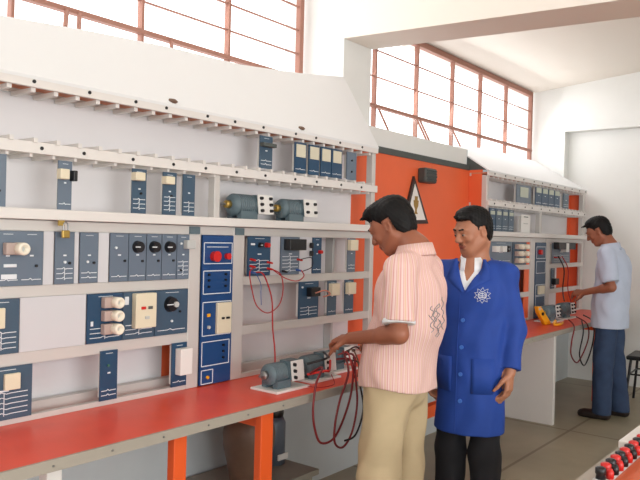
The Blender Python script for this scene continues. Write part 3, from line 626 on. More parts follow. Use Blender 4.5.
MB().box((2.42, .33, .7905), (3.0, .54, .80)).build('tray', ORANGE_STEEL, ov)
for i in range(8): MB().cyl((2.45 + i * .05, .50, .80), (2.455 + i * .05, .50, .835), .005, n=8).build('pin', STEEL, ov)

#PEOPLE
# ------------------------------------------------------------------ people
class Field:
    """smooth union of tapered capsules and ellipsoids on a grid, meshed with surface nets"""
    def __init__(s, lo, hi, h):
        s.lo = np.array(lo, float); s.h = h; s.n = np.ceil((np.array(hi) - s.lo) / h).astype(int) + 1
        s.F = np.full(tuple(s.n), .2, np.float32)
    def sub(s, lo, hi):
        a = np.clip(np.floor((np.array(lo) - s.lo) / s.h).astype(int), 0, s.n); b = np.clip(np.ceil((np.array(hi) - s.lo) / s.h).astype(int) + 1, 0, s.n)
        if (b <= a).any(): return None
        g = [s.lo[i] + s.h * np.arange(a[i], b[i]) for i in range(3)]
        X, Y, Z = np.meshgrid(*g, indexing='ij')
        return (slice(a[0], b[0]), slice(a[1], b[1]), slice(a[2], b[2])), X.astype(np.float32), Y.astype(np.float32), Z.astype(np.float32)
    def merge(s, sl, d, k, op='add'):
        F = s.F[sl]
        if op == 'add':
            h = np.clip(.5 + .5 * (F - d) / k, 0, 1); s.F[sl] = F * (1 - h) + d * h - k * h * (1 - h)
        else:
            h = np.clip(.5 - .5 * (F + d) / k, 0, 1); s.F[sl] = F * (1 - h) - d * h + k * h * (1 - h)
    def cap(s, a, b, ra, rb=None, k=.02, op='add', sq=(1, 1, 1)):
        rb = ra if rb is None else rb; a = np.array(a, float); b = np.array(b, float); q = np.array(sq, float); m = max(ra, rb) * max(1 / q.min(), 1) + k * 2 + .02
        r = s.sub(np.minimum(a, b) - m, np.maximum(a, b) + m)
        if r is None: return
        sl, X, Y, Z = r; A = a * q; B = b * q; d = B - A; L = max((d @ d), 1e-9)
        px, py, pz = X * q[0] - A[0], Y * q[1] - A[1], Z * q[2] - A[2]
        t = np.clip((px * d[0] + py * d[1] + pz * d[2]) / L, 0, 1)
        D = np.sqrt((px - t * d[0]) ** 2 + (py - t * d[1]) ** 2 + (pz - t * d[2]) ** 2) - (ra + (rb - ra) * t)
        s.merge(sl, D / max(q.max(), 1) if q.max() > 1.01 else D, k, op)
    def ell(s, c, r, M=None, k=.02, op='add'):
        c = np.array(c, float); r = np.array(r, float); m = r.max() + k * 2 + .02
        q = s.sub(c - m, c + m)
        if q is None: return
        sl, X, Y, Z = q; P = np.stack([X - c[0], Y - c[1], Z - c[2]])
        if M is not None: P = np.tensordot(np.array(M).T, P, 1)
        k0 = np.sqrt((P[0] / r[0]) ** 2 + (P[1] / r[1]) ** 2 + (P[2] / r[2]) ** 2); k1 = np.sqrt((P[0] / r[0] ** 2) ** 2 + (P[1] / r[1] ** 2) ** 2 + (P[2] / r[2] ** 2) ** 2) + 1e-6
        s.merge(sl, (k0 * (k0 - 1) / k1).astype(np.float32), k, op)
    def cut(s, fn):                                # fn(X,Y,Z) > 0 is removed
        g = [s.lo[i] + s.h * np.arange(s.n[i]) for i in range(3)]
        X, Y, Z = np.meshgrid(*[x.astype(np.float32) for x in g], indexing='ij'); s.F = np.maximum(s.F, fn(X, Y, Z).astype(np.float32))
    def wrinkle(s, amp, fn):
        g = [s.lo[i] + s.h * np.arange(s.n[i]) for i in range(3)]
        X, Y, Z = np.meshgrid(*[x.astype(np.float32) for x in g], indexing='ij'); s.F = s.F + amp * fn(X, Y, Z).astype(np.float32)
    def join(s, o, k):
        h = np.clip(.5 + .5 * (s.F - o.F) / k, 0, 1); s.F = s.F * (1 - h) + o.F * h - k * h * (1 - h)
    def mesh(s, name, m):
        F = s.F; F[0] = F[-1] = .2; F[:, 0] = F[:, -1] = .2; F[:, :, 0] = F[:, :, -1] = .2
        ins = F < 0; c = np.zeros(tuple(np.array(F.shape) - 1), np.int8)
        corners = [(i, j, k) for i in (0, 1) for j in (0, 1) for k in (0, 1)]
        sh = c.shape
        for i, j, k in corners: c += ins[i:i + sh[0], j:j + sh[1], k:k + sh[2]]
        act = np.argwhere((c > 0) & (c < 8)); idx = np.full(sh, -1, np.int32); idx[tuple(act.T)] = np.arange(len(act))
        acc = np.zeros((len(act), 3)); cnt = np.zeros(len(act))
        for a in corners:
            for ax in range(3):
                if a[ax]: continue
                b = list(a); b[ax] = 1
                fa = F[tuple((act + a).T)]; fb = F[tuple((act + b).T)]; ok = (fa < 0) != (fb < 0)
                t = np.where(ok, fa / np.where(fa - fb == 0, 1, fa - fb), 0)
                p = np.tile(np.array(a, float), (len(act), 1)); p[:, ax] += t
                acc[ok] += p[ok]; cnt[ok] += 1
        V = s.lo + s.h * (act + acc / np.maximum(cnt, 1)[:, None]); Q = []
        for ax in range(3):
            u, v = [(1, 2), (2, 0), (0, 1)][ax]
            n = [slice(None)] * 3; p = [slice(None)] * 3; n[ax] = slice(0, -1); p[ax] = slice(1, None)
            ch = ins[tuple(n)] != ins[tuple(p)]; e = np.argwhere(ch); e = e[(e[:, u] > 0) & (e[:, v] > 0)]
            if not len(e): continue
            du = np.zeros(3, int); du[u] = 1; dv = np.zeros(3, int); dv[v] = 1
            q = np.stack([idx[tuple((e - du - dv).T)], idx[tuple((e - dv).T)], idx[tuple(e.T)], idx[tuple((e - du).T)]], 1)
            fl = ~ins[tuple(e.T)]; q[fl] = q[fl][:, ::-1]; Q.append(q)
        Q = np.concatenate(Q); Q = Q[(Q >= 0).all(1)]
        me = bpy.data.meshes.new(name); me.vertices.add(len(V)); me.vertices.foreach_set('co', V.ravel().astype(np.float32))
        me.loops.add(Q.size); me.loops.foreach_set('vertex_index', Q.ravel().astype(np.int32)); me.polygons.add(len(Q))
        me.polygons.foreach_set('loop_start', np.arange(0, Q.size, 4, dtype=np.int32)); me.update(calc_edges=True); me.validate()
        me.polygons.foreach_set('use_smooth', np.ones(len(me.polygons), bool)); me.materials.append(m); return me
def attach(parent, me, name, label=None):
    o = bpy.data.objects.new(name, me); COL.objects.link(o); o.parent = parent
    if label: o['label'] = label
    return o
def rot(yaw, pitch, roll=0):                       # yaw > 0 turns to the figure's left, pitch > 0 looks down
    return np.array((Matrix.Rotation(yaw, 3, 'Z') @ Matrix.Rotation(-pitch, 3, 'X') @ Matrix.Rotation(roll, 3, 'Y')))

def hand(F, wrist, direc, normal, thumb_side, curl, s=1.0):
    d = np.array(direc, float); d /= np.linalg.norm(d); n = np.array(normal, float); n -= d * (n @ d); n /= np.linalg.norm(n)   # n: out of the palm
    t = np.cross(n, d) * thumb_side; wv = np.array(wrist, float)
    for u in (-.026, -.009, .009, .026):
        F.cap(wv + t * u * .6 * s + d * .012 * s, wv + t * u * s + d * .082 * s, .0135 * s, .012 * s, k=.012)
    for i, (u, L) in enumerate(((.029, .068), (.010, .076), (-.009, .071), (-.027, .056))):
        p = wv + t * u * s + d * .085 * s; ang = 0.0; dr = d
        for j, f in enumerate((.45, .31, .24)):
            ang += curl * (.6, .9, .7)[j]; dr = d * math.cos(ang) + n * math.sin(ang) + t * u * (.9 if j == 0 else 0)
            q = p + dr * L * f * s; F.cap(p, q, (.0088 - .0008 * j) * s, (.0082 - .0008 * j) * s, k=.004); p = q
    p = wv + t * .022 * s + d * .022 * s + n * .004 * s
    d2_ = t * .75 + d * .62 + n * .3; d2_ /= np.linalg.norm(d2_); q = p + d2_ * .042 * s; F.cap(p, q, .013 * s, .0105 * s, k=.012)
    d3_ = t * .25 + d * .85 + n * .45; d3_ /= np.linalg.norm(d3_); r = q + d3_ * .032 * s; F.cap(q, r, .0102 * s, .0088 * s, k=.006)
    F.cap(r, r + (d3_ + n * .2) * .022 * s, .0088 * s, .0072 * s, k=.004)

def person(name, loc, rz, J, h, label, skin, wear):
    """J: joints in the figure's own frame (faces +Y, its right is +X)."""
    root = thing(name, label, 'person', loc, rz)
    A = {k: np.array(v, float) for k, v in J.items() if not isinstance(v, (int, float, str))}
    hc = A['head']; R = rot(J['yaw'], J['pitch'], J.get('roll', 0)); hs = J.get('hs', 1.0); H_ = lambda x, y, z: hc + R @ (np.array([x, y, z]) * hs)
    allp = np.array([v for v in A.values() if v.shape == (3,)]); lo = allp.min(0) - .2; hi = allp.max(0) + .2; lo[2] = -.01
    F = Field(lo, hi, h)
    # trunk
    F.cap(A['pelvis'] + [0, 0, -.02], A['pelvis'] + [0, 0, .05], .125, .12, .05, sq=(.8, 1.05, 1)); F.cap(A['pelvis'] + [0, 0, .03], A['chest'], .105, .12, .05, sq=(.8, 1.1, 1))
    F.cap(A['chest'] + [-.06, 0, .0], A['chest'] + [.06, 0, .0], .11, k=.05); F.cap(A['chest'], A['neck'], .10, .06, .05)
    for sd in ('l', 'r'):
        sh, el, wr = A['sh' + sd], A['el' + sd], A['wr' + sd]
        F.cap(A['neck'] + [0, 0, -.03], sh + [0, 0, .0], .052, .050, .04)
        F.cap(sh, el, .048, .034, .03); F.cap(el, wr, .036, .026, .02)
        md = el * .7 + wr * .3; F.cap(el, md, .036, .037, .02)
        hd = A['hd' + sd]; hand(F, wr, hd, A['pn' + sd], J['ts' + sd], J.get('curl' + sd, .5))
        hp, kn, an = A['hp' + sd], A['kn' + sd], A['an' + sd]
        F.cap(hp, kn, .082, .055, .04); F.cap(kn, an, .054, .038, .03); F.cap(kn + [0, -.02, -.08], kn + [0, -.015, -.2], .05, .045, .04)
        F.cap(an + [0, 0, -.03], an + np.array(J['toe']) * .12 + [0, 0, -.055], .035, .03, .03)
    F.cap(A['neck'], H_(0, -.03, -.07), .060, .054, .03)
    # head
    F.ell(H_(0, -.015, .035), np.array((.074, .096, .083)) * hs, R, .02); F.ell(H_(0, .025, -.035), np.array((.060, .068, .082)) * hs, R, .03); F.ell(H_(0, .045, .01), np.array((.062, .048, .062)) * hs, R, .02)
    F.ell(H_(0, .062, -.098), np.array((.026, .024, .022)) * hs, R, .02)                               # chin
    for sx in (-1, 1):
        F.cap(H_(sx * .052, -.005, -.05), H_(sx * .028, .055, -.092), .024, .02, .025)   # jaw
        F.ell(H_(sx * .04, .066, -.028), np.array((.022, .018, .018)) * hs, R, .015)                    # cheekbone
        F.ell(H_(sx * .031, .100, .004), np.array((.018, .012, .012)) * hs, R, .008, 'sub')             # eye socket
        F.cap(H_(sx * .014, .090, .025), H_(sx * .046, .082, .026), .009, .008, .01)     # brow ridge
        F.ell(H_(sx * .076, -.008, -.012), np.array((.009, .019, .030)) * hs, R, .006)                  # ear
        F.ell(H_(sx * .081, -.004, -.010), np.array((.005, .010, .016)) * hs, R, .003, 'sub')
        F.ell(H_(sx * .011, .102, -.032), np.array((.009, .010, .008)) * hs, R, .006)                   # nostril wing
        F.ell(H_(sx * .031, .083, .0115), np.array((.017, .0125, .0105)) * hs, R, .003); F.ell(H_(sx * .031, .082, -.0085), np.array((.016, .011, .008)) * hs, R, .003)   # eyelids
    F.cap(H_(0, .092, .012), H_(0, .112, -.026), .008, .012, .008)                       # nose
    F.cap(H_(-.017, .088, -.0585), H_(.017, .088, -.0585), .0075, k=.006); F.cap(H_(-.014, .086, -.070), H_(.014, .086, -.070), .008, k=.006)
    F.cap(H_(-.02, .099, -.0645), H_(.02, .099, -.0645), .0022, k=.003, op='sub')
    body = attach(root, F.mesh('body', skin), 'body')
    # lips coloured on the body's own mesh
    body.data.materials.append(LIP); me = body.data
    n = len(me.polygons); ctr = np.empty(n * 3, np.float32); me.polygons.foreach_get('center', ctr); ctr = ctr.reshape(-1, 3)
    Lc = (ctr - hc) @ R / hs
    mi = ((np.abs(Lc[:, 2] + .0645) < .0115 * np.clip(1 - (Lc[:, 0] / .027) ** 2, 0, 1) + .0005) & (np.abs(Lc[:, 0]) < .026) & (Lc[:, 1] > .075)).astype(np.int32)
    me.polygons.foreach_set('material_index', mi)
    # eyes and brows
    for sx in (-1, 1):
        e = MB(); c = H_(sx * .031, .0825, .002)
        vs = []; nu = 14
        e.lathe((0, 0, 0), [(.0105 * math.sin(PI * i / 8), -.0105 * math.cos(PI * i / 8)) for i in range(9)], 14, 'Y')
        e.v = [tuple(c + R @ np.array(p)) for p in e.v]
        eo = local(root, e, 'eye', EYEW)
        ir = MB().lathe((0, 0, 0), [(0, .0112), (.0045, .0108), (.0058, .0090), (0, .008)], 12, 'Y'); dv = J.get('gaze', (0, 0))
        ir.v = [tuple(c + R @ (np.array(p) + [dv[0] * p[1], 0, dv[1] * p[1]])) for p in ir.v]; local(eo, ir, 'iris', BLACK)
        b_ = Field(H_(sx * .032, .09, .028) - .04, H_(sx * .032, .09, .028) + .04, min(h, .0035))
        b_.cap(H_(sx * .014, .0985, .027), H_(sx * .034, .0945, .030), .0045, .0042, .004); b_.cap(H_(sx * .034, .0945, .030), H_(sx * .052, .079, .023), .0042, .0025, .004)
        attach(root, b_.mesh('eyebrow', HAIR), 'eyebrow')
    # hair
    hf = Field(hc - .17, hc + .19, min(h, .005))
    hf.ell(H_(0, -.020, .043), np.array((.080, .100, .088)) * hs, R, .01); hf.ell(H_(0, -.042, -.015), np.array((.072, .070, .078)) * hs, R, .03)
    hf.ell(H_(0, J.get('bang', .03), .096), np.array((.062, .055, .032)) * hs, R, .03)
    for i in range(J.get('tufts', 26)):
        rnd = random.Random(i * 7 + 1); u = rnd.uniform(-.055, .055); v = rnd.uniform(-.09, .085)
        p = H_(u, v, .118 - abs(u) * .35 - abs(v) * .25); q = p + R @ np.array([rnd.uniform(-.01, .01), .028, .004]); hf.cap(p, q, .010, .004, .006)
    Rt = R.T
    def facecut(X, Y, Z):
        P = np.stack([X - hc[0], Y - hc[1], Z - hc[2]]); L = np.tensordot(Rt, P, 1) / hs
        line = np.where(L[1] > .045, J.get('fringe', .058), np.where(L[1] > .018, .012 + (L[1] - .018) * 1.6, np.where(L[1] > -.018, -.022 + 0 * L[1], -.022 - (-.018 - L[1]) * 1.5)))
        line = np.where((L[1] <= .018) & (L[1] > -.03) & (L[2] < .025), .025, line)      # clears the ear
        line = np.where((L[1] <= .024) & (L[1] > .010), -.018, line)                      # sideburn
        return (line - L[2]) * .7 + .0012 * np.sin(L[0] * 400) * np.cos(L[1] * 350)
    hf.cut(facecut); hf.wrinkle(.0012, lambda X, Y, Z: np.sin(X * 330 + Y * 200) + np.sin(Z * 310 - Y * 240))
    attach(root, hf.mesh('hair', HAIR), 'hair')
    wear(root, A, J, H_, R, h, lo, hi)
    return root

def wr_f(amp_s=1.0, fz=34):
    return lambda X, Y, Z: np.sin(Z * fz + 6 * np.sin(X * 9) + 4 * Y) * .5 + np.sin(X * 55 + Y * 48 + 3 * np.sin(Z * 11)) * .6 + np.sin((X + Y) * 30 - Z * 22) * .4
def trousers(root, A, J, h, lo, hi, m, name='trousers', r=(.108, .078, .068), top=.0):
    F = Field(lo, hi, h); P = A['pelvis']
    pw = r[0] / .104; F.cap(P + [0, 0, -.04], P + [0, 0, .07], .140 * pw, .125 * pw, .05, sq=(.86, 1.08, 1))
    for sd in ('l', 'r'):
        hp, kn, an = A['hp' + sd], A['kn' + sd], A['an' + sd]
        F.cap(hp * [.88, 1, 1], kn, r[0], r[1], .025); F.cap(kn, an + [0, 0, -.03], r[1], r[2], .03)
    zt = P[2] + .10; za = min(A['anl'][2], A['anr'][2]) - .045
    F.wrinkle(.0045, wr_f(1, 26)); F.cut(lambda X, Y, Z: np.maximum(Z - zt, za - Z))
    return attach(root, F.mesh(name, m), name)
def shoes(root, A, J, h, m):
    for sd in ('l', 'r'):
        an = A['an' + sd]; t = np.array(J['toe'], float); F = Field(an + [-.2, -.2, -.13], an + [.2, .3, .1], h)
        F.cap(an + [0, 0, -.03], an + [0, 0, .0], .045, .042, .02); F.cap(an - t * .035 + [0, 0, -.05], an + t * .14 + [0, 0, -.058], .042, .040, .03); F.cap(an + t * .06 + [0, 0, -.058], an + t * .17 + [0, 0, -.062], .044, .034, .02)
        z0 = an[2] - .088; F.cut(lambda X, Y, Z: z0 - Z)
        attach(root, F.mesh('shoe', m), 'shoe')
def collar(root, A, H_, m, r=.072, z0=-.02, z1=.045, tilt=.25, gap=.35, n=28, name='collar', dy=0, label=None):
    mb = MB(); c = A['neck'] + [0, dy, 0]; inner = []; prof = [(0, z0), (-.006, z1), (.006, z1 + .004), (.024, z0 + .008), (.020, z0 + .002), (.006, z1 - .006)]
    a0 = PI / 2 + gap; a1 = PI / 2 - gap + 2 * PI; vs = []
    for i in range(n + 1):
        a = a0 + (a1 - a0) * i / n; fr = max(0, math.sin(a))
        for dr, z in prof:
            rr_ = r + dr + .006 * fr; vs.append((c[0] + rr_ * math.cos(a) * 1.05, c[1] + rr_ * math.sin(a), c[2] + z - tilt * (rr_ * math.sin(a) + r) * .55))
    k = len(prof); fs = [(i * k + j, i * k + (j + 1) % k, (i + 1) * k + (j + 1) % k, (i + 1) * k + j) for i in range(n) for j in range(k)]
    mb.add(vs, fs, True); mb.add(vs, [tuple(range(k)), tuple(n * k + j for j in range(k))[::-1]])
    return local(root, mb, name, m, label=label)
def torso_cloth(F, A, r0=.150, r1=.150, hem=None, k=.05, sq=(.82, 1.12, 1), sh_r=.072):
    P, C, N = A['pelvis'], A['chest'], A['neck']
    F.cap(P + [0, 0, .02], C + [0, 0, -.10], r0, r1, k, sq=sq); F.cap(C + [0, 0, -.12], C, r1, r1 * .98, k, sq=sq); F.cap(C + [-.07, 0, .02], C + [.07, 0, .02], .118, k=.05)
    F.cap(C, N + [0, 0, -.025], .11, .066, .05)
    for sd in ('l', 'r'): F.cap(N + [0, 0, -.045], A['sh' + sd], .062, sh_r - .006, .04)
    if hem is not None:
        for q in (-.045, .045): F.cap(P + [q, 0, .10], [P[0] + q, P[1], hem], r0 * .96, r0 * 1.05, k)
def sleeves(F, A, h, lo, hi, r, frac, lower=None, k=.02):
    for sd in ('l', 'r'):
        G = Field(lo, hi, h); sh, el, wr = A['sh' + sd], A['el' + sd], A['wr' + sd]
        if lower is None: a, b = sh, el; G.cap(sh, sh + (el - sh) * .97, r[0], r[1], .03)
        else: a, b = el, wr; G.cap(sh, el, r[0], r[1], .03); G.cap(el, el + (wr - el) * 1.05, r[1], lower, .03)
        d = (b - a) / np.linalg.norm(b - a); p = a + (b - a) * frac
        if lower is None: G.cut(lambda X, Y, Z: (X - p[0]) * d[0] + (Y - p[1]) * d[1] + (Z - p[2]) * d[2])
        else: G.cut(lambda X, Y, Z: np.where((X - p[0]) ** 2 + (Y - p[1]) ** 2 + (Z - p[2]) ** 2 < .011, (X - p[0]) * d[0] + (Y - p[1]) * d[1] + (Z - p[2]) * d[2], -1))
        F.join(G, k)
def sleeve(F, A, sd, frac, r=(.072, .070), k=.03, fr2=None):
    sh, el, wr = A['sh' + sd], A['el' + sd], A['wr' + sd]
    if frac <= 1: F.cap(sh, sh + (el - sh) * frac, r[0], r[1], k)
    else: F.cap(sh, el, r[0], r[1], k); F.cap(el, el + (wr - el) * (frac - 1), r[1], fr2 or r[1] * .8, k)

# --- man in the pink striped shirt
def wear_pink(root, A, J, H_, R, h, lo, hi):
    trousers(root, A, J, h, lo, hi, KHAKI, r=(.102, .090, .085))
    F = Field(lo, hi, h); torso_cloth(F, A, .142, .146, hem=J['hem'] - .03)
    sleeves(F, A, h, lo, hi, (.063, .074), .80)
    F.wrinkle(.005, wr_f(1, 24))
    cuts = []
    hem = J['hem']
    def f(X, Y, Z):
        r = hem + .02 * np.cos(Y * 12) - Z
        c = A['neck']; r = np.maximum(r, .064 - np.sqrt((X - c[0]) ** 2 + (Y - c[1]) ** 2) - .0 * Z - np.where(Z > c[2] - .06, 0, 1))
        return r
    F.cut(f); sh_o = attach(root, F.mesh('shirt', STRIPE), 'shirt')
    collar(root, A, H_, STRIPE, .066, -.030, .026, .30, .3)
    for sd in ('l', 'r'):                            # pale lining of the turned cuff
        sh, el = A['sh' + sd], A['el' + sd]; p = sh + (el - sh) * .80; q = sh + (el - sh) * .845
        F2 = Field(np.minimum(p, q) - .1, np.maximum(p, q) + .1, .005); F2.cap(p - (q - p), q + (q - p) * 2, .069, k=.01); d = (el - sh) / np.linalg.norm(el - sh)
        F2.cut(lambda X, Y, Z: np.abs((X - p[0]) * d[0] + (Y - p[1]) * d[1] + (Z - p[2]) * d[2]) - .011); attach(sh_o, F2.mesh('cuff', SHIRTW), 'cuff', 'cream cuff lining')
    # grey stitched emblem on the back of the shirt
    em = MB(); rnd = random.Random(3)
    inv = F.F
    def surf(x, z):
        i = int(round((x - F.lo[0]) / F.h)); k = int(round((z - F.lo[2]) / F.h)); col = F.F[i, :, k]; j = np.argmax(col < 0); j0 = max(j - 1, 0)
        t = col[j0] / (col[j0] - col[j] + 1e-9); return F.lo[1] + (j0 + t) * F.h
    zc = A['chest'][2] - .07; L = []
    for kx in range(9):
        x0 = -.075 + .012 * kx; z = zc + rnd.uniform(-.06, .06)
        pts = []
        for i in range(7):
            x = x0 + .014 * math.sin(i * 1.9 + kx); zz = z + .012 * i - .04; pts.append((x, surf(x, zz) - .002, zz))
        em.tube(pts, .0017, 5, 3)
    e_ = local(sh_o, em, 'stitched_emblem', THREAD); e_['label'] = 'grey stitched emblem'; e_['kind'] = 'stuff'
    shoes(root, A, J, .008, LEATHER)
J1 = dict(pelvis=(0, 0, .93), chest=(0, -.055, 1.27), neck=(0, -.07, 1.475), head=(-.0, .050, 1.575), yaw=.10, pitch=.55, roll=0,
          shl=(-.175, -.085, 1.38), ell=(-.230, -.12, 1.13), wrl=(-.145, .165, 1.075), hdl=(.30, .92, -.18), pnl=(.35, .05, -.95), tsl=-1, curll=.75,
          shr=(.180, -.05, 1.385), elr=(.24, -.03, 1.12), wrr=(.19, .17, 1.04), hdr=(-.1, .95, -.25), pnr=(-.4, .05, -.9), tsr=1, curlr=.6,
          hpl=(-.092, 0, .88), knl=(-.105, .03, .49), anl=(-.11, -.02, .09), hpr=(.092, 0, .88), knr=(.11, .02, .49), anr=(.12, -.01, .09), toe=(0, 1, 0), hem=.865, tufts=30, fringe=.05, bang=.045)
person('person', (2.652, 1.643, 0), math.radians(4), J1, .0055, 'man in a pink striped short-sleeved shirt and khaki trousers wiring the bench motors', SKIN, wear_pink)

# --- man in the blue coat
def wear_blue(root, A, J, H_, R, h, lo, hi):
    trousers(root, A, J, h, lo, hi, BLKT, r=(.076, .074, .072))
    N, C, P = A['neck'], A['chest'], A['pelvis']
    F = Field(N - [.2, .2, .3], N + [.2, .2, .12], h); F.cap(C, N + [0, 0, -.025], .115, .068, .05); F.cap(C + [-.05, 0, .02], C + [.05, 0, .02], .112, k=.05)
    F.cap(N + [0, .0, -.06], N + [0, .005, .0], .066, .060, .02); F.cut(lambda X, Y, Z: np.maximum(.053 - np.sqrt((X - N[0]) ** 2 + (Y - N[1]) ** 2) - np.where(Z > N[2] - .06, 0, 1), np.maximum(C[2] - .16 - Z, np.where(Y > N[1], np.minimum((Z - (N[2] - .10)) * .5 - np.abs(X - N[0]), .03), -1))))
    attach(root, F.mesh('shirt', SHIRTW), 'shirt', 'white open-necked shirt')
    F = Field(lo, hi, h); torso_cloth(F, A, .136, .138)
    hem = J['hem']; 
    for q in (-.035, .035): F.cap(P + [q, 0, .1], [P[0] + q, P[1], hem - .03], .126, .140, .05)
    sleeves(F, A, h, lo, hi, (.059, .056), .93, .048)
    F.wrinkle(.0035, wr_f(1, 20))
    def f(X, Y, Z):
        r = hem - Z
        vv = (Z - (N[2] - .145)) * .55 - np.abs(X - N[0]); r = np.maximum(r, np.where(Y > N[1] - .02, np.minimum(vv, .03), -1))
        r = np.maximum(r, .070 - np.sqrt((X - N[0]) ** 2 + (Y - N[1]) ** 2) - np.where(Z > N[2] - .07, 0, 1))
        return r
    F.cut(f); co = attach(root, F.mesh('coat', BLUEC), 'coat', 'royal blue knee-length work coat')
    def surf(x, z):
        i = int(round((x - F.lo[0]) / F.h)); k = int(round((z - F.lo[2]) / F.h)); col = F.F[i, ::-1, k]; j = int(np.argmax(col < 0)); j0 = max(j - 1, 0)
        t = col[j0] / (col[j0] - col[j] + 1e-9); return F.lo[1] + (len(col) - 1 - (j0 + t)) * F.h
    for z in (1.13, 1.0, .87, .74):
        MBb = MB().cyl((.0, surf(0, z) - .004, z), (.0, surf(0, z) + .005, z), .010, n=14); local(co, MBb, 'button', mat('blue_button', s2l(70, 120, 205), .4))
    # front closing edge
    ed = MB(); ed.tube([(.022, surf(.022, z) + .0005, z) for z in np.linspace(hem + .01, N[2] - .16, 14)], .0025, 6, 2); local(co, ed, 'front_edge', BLUEC)
    for sx in (-1, 1):                               # pockets
        x0, x1 = sx * .05, sx * .145; xs = np.linspace(x0, x1, 6); pk = MB()
        rows_ = []
        for z in (.95, .86, .78):
            rows_.append([(x, surf(x, z) + .004, z) for x in xs])
        V = [p for r in rows_ for p in r]; V += [(p[0], p[1] - .012, p[2]) for p in V]; n6 = 6; fs = []
        for j in range(2):
            for i in range(5): fs += [(j * 6 + i, j * 6 + i + 1, (j + 1) * 6 + i + 1, (j + 1) * 6 + i), (18 + j * 6 + i, 18 + (j + 1) * 6 + i, 18 + (j + 1) * 6 + i + 1, 18 + j * 6 + i + 1)]
        for i in range(5): fs += [(i, 18 + i, 18 + i + 1, i + 1), (12 + i, 12 + i + 1, 30 + i + 1, 30 + i)]
        for j in range(2): fs += [(j * 6, (j + 1) * 6, 18 + (j + 1) * 6, 18 + j * 6), (j * 6 + 5, 18 + j * 6 + 5, 18 + (j + 1) * 6 + 5, (j + 1) * 6 + 5)]
        pk.add(V, fs, True); local(co, pk, 'pocket', BLUEC)
        # lapel
        lp = MB(); zs = [N[2] + .012, N[2] - .03, N[2] - .085, N[2] - .112, N[2] - .150]; outer = [.078, .10, .112, .070, .016]; inner_ = [.068, .062, .036, .020, .001]
        V = []
        for z, o_, i_ in zip(zs, outer, inner_):
            for x in (i_, (i_ + o_) / 2, o_):
                try: y = surf(sx * max(x, .0), z)
                except Exception: y = .08
                yo = surf(sx * min(o_ + .0, .12), min(z, N[2] - .03)); y = max(min(y, .2), yo) if y > -.05 else yo
                V.append((sx * x, y + .006, z))
        V += [(p[0], p[1] - .010, p[2]) for p in V]; fs = []
        for j in range(4):
            for i in range(2): fs += [(j * 3 + i, j * 3 + i + 1, (j + 1) * 3 + i + 1, (j + 1) * 3 + i), (15 + j * 3 + i, 15 + (j + 1) * 3 + i, 15 + (j + 1) * 3 + i + 1, 15 + j * 3 + i + 1)]
        for j in range(4): fs += [(j * 3, (j + 1) * 3, 15 + (j + 1) * 3, 15 + j * 3), (j * 3 + 2, 15 + j * 3 + 2, 15 + (j + 1) * 3 + 2, (j + 1) * 3 + 2)]
        lp.add(V, fs, True); local(co, lp, 'lapel', BLUEC)
    collar(root, A, H_, BLUEC, .078, -.045, .018, .34, .85, name='coat_collar')
    collar(root, A, H_, SHIRTW, .058, -.03, .042, .42, .30, name='shirt_collar', label='white shirt collar')
    # white gear-and-cap emblem on the chest (his left)
    em = MB(); ex, ez, r_ = -.088, 1.255, .026
    def lp_(pts, wd=.0016): em.tube([(x, surf(x, z) + .002, z) for x, z in pts], wd, 5, 1)
    star = [(ex + (r_ * (1.45 if i % 2 else .95)) * math.cos(PI * i / 10), ez + (r_ * (1.45 if i % 2 else .95)) * math.sin(PI * i / 10)) for i in range(21)]
    lp_(star); lp_([(ex + r_ * .72 * math.cos(PI * i / 8), ez + r_ * .72 * math.sin(PI * i / 8)) for i in range(17)])
    lp_([(ex - .014, ez + .004), (ex, ez + .012), (ex + .014, ez + .004), (ex + .014, ez - .010), (ex - .014, ez - .010), (ex - .014, ez + .004)], .002); lp_([(ex, ez + .012), (ex, ez - .012)], .0018); lp_([(ex - .012, ez - .002), (ex + .012, ez - .002)], .0018)
    mo = Field(H_(0, .09, -.05) - .05, H_(0, .09, -.05) + .05, .003); mo.cap(H_(0, .0975, -.050), H_(-.022, .0905, -.056), .0038, .003, .003); mo.cap(H_(0, .0975, -.050), H_(.022, .0905, -.056), .0038, .003, .003); attach(root, mo.mesh('moustache', mat('thin_moustache', s2l(104, 66, 52), .7)), 'moustache')
    e_ = local(co, em, 'chest_emblem', PRINT); e_['label'] = 'white star-edged round emblem'; e_['kind'] = 'stuff'
    shoes(root, A, J, .008, LEATHER)
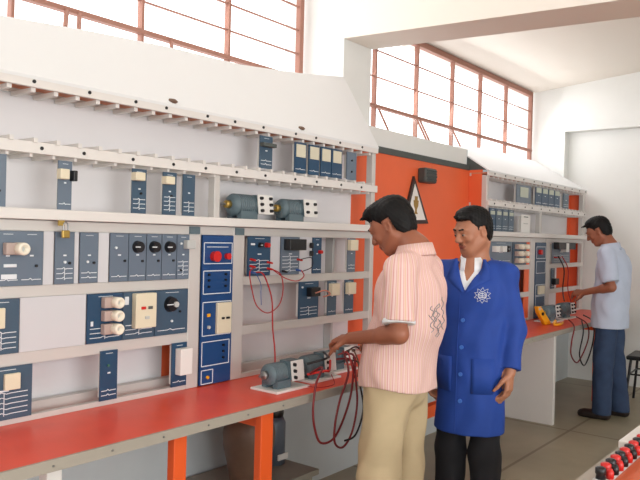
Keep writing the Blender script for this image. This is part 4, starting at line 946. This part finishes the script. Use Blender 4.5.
J2 = dict(pelvis=(0, 0, .91), chest=(0, -.01, 1.235), neck=(0, -.02, 1.415), head=(0, .02, 1.565), hs=.94, yaw=-.55, pitch=.27, roll=0, gaze=(.35, -.35),
          shl=(-.160, -.02, 1.35), ell=(-.198, -.04, 1.09), wrl=(-.205, .02, .885), hdl=(.04, .12, -1), pnl=(.95, -.1, .1), tsl=1, curll=.55,
          shr=(.160, -.02, 1.35), elr=(.198, -.05, 1.09), wrr=(.20, .03, .86), hdr=(0, .1, -1), pnr=(-1, 0, 0), tsr=-1, curlr=.5,
          hpl=(-.088, 0, .86), knl=(-.09, .02, .48), anl=(-.10, -.02, .09), hpr=(.088, 0, .86), knr=(.09, .02, .48), anr=(.10, -.02, .09), toe=(0, 1, 0), hem=.575, tufts=20, fringe=.070, bang=.022)
person('person', (3.222, 1.572, 0), math.radians(97), J2, .0055, 'man in a royal blue work coat, white shirt and black trousers, looking down', SKIN_L, wear_blue)

# --- man in pale grey-blue shirt and jeans at the far bench
def wear_grey(root, A, J, H_, R, h, lo, hi):
    trousers(root, A, J, h, lo, hi, JEANS, 'jeans', r=(.098, .084, .078))
    F = Field(lo, hi, h); torso_cloth(F, A, .138, .142, hem=J['hem'] - .03)
    sleeves(F, A, h, lo, hi, (.072, .074), .85)
    F.wrinkle(.005, wr_f(1, 22)); hem = J['hem']
    def f(X, Y, Z):
        r = hem - Z
        c = A['neck']; return np.maximum(r, .064 - np.sqrt((X - c[0]) ** 2 + (Y - c[1]) ** 2) - np.where(Z > c[2] - .06, 0, 1))
    F.cut(f); attach(root, F.mesh('shirt', SHIRTG), 'shirt'); collar(root, A, H_, SHIRTG, .067, -.028, .036, .30, .3)
    shoes(root, A, J, .008, LEATHER)
J3 = dict(pelvis=(0, 0, .97), chest=(0, -.02, 1.31), neck=(0, .01, 1.49), head=(0, .115, 1.625), yaw=.1, pitch=.5, roll=0,
          shl=(-.18, .0, 1.43), ell=(-.225, -.06, 1.15), wrl=(-.15, .18, 1.09), hdl=(.2, .95, -.1), pnl=(.6, .0, -.7), tsl=-1, curll=.7,
          shr=(.18, .0, 1.43), elr=(.22, .0, 1.16), wrr=(.12, .24, 1.07), hdr=(-.3, .9, -.1), pnr=(-.6, 0, -.7), tsr=1, curlr=.7,
          hpl=(-.09, 0, .91), knl=(-.10, .02, .50), anl=(-.11, .02, .09), hpr=(.09, 0, .91), knr=(.11, -.02, .50), anr=(.12, -.08, .09), toe=(0, 1, 0), hem=.79, tufts=20, fringe=.055, bang=.022)
person('person', (6.37, 1.80, 0), math.radians(2), J3, .009, 'man in pale grey-blue shirt and jeans, head bent, at the far end of the bench', SKIN, wear_grey)
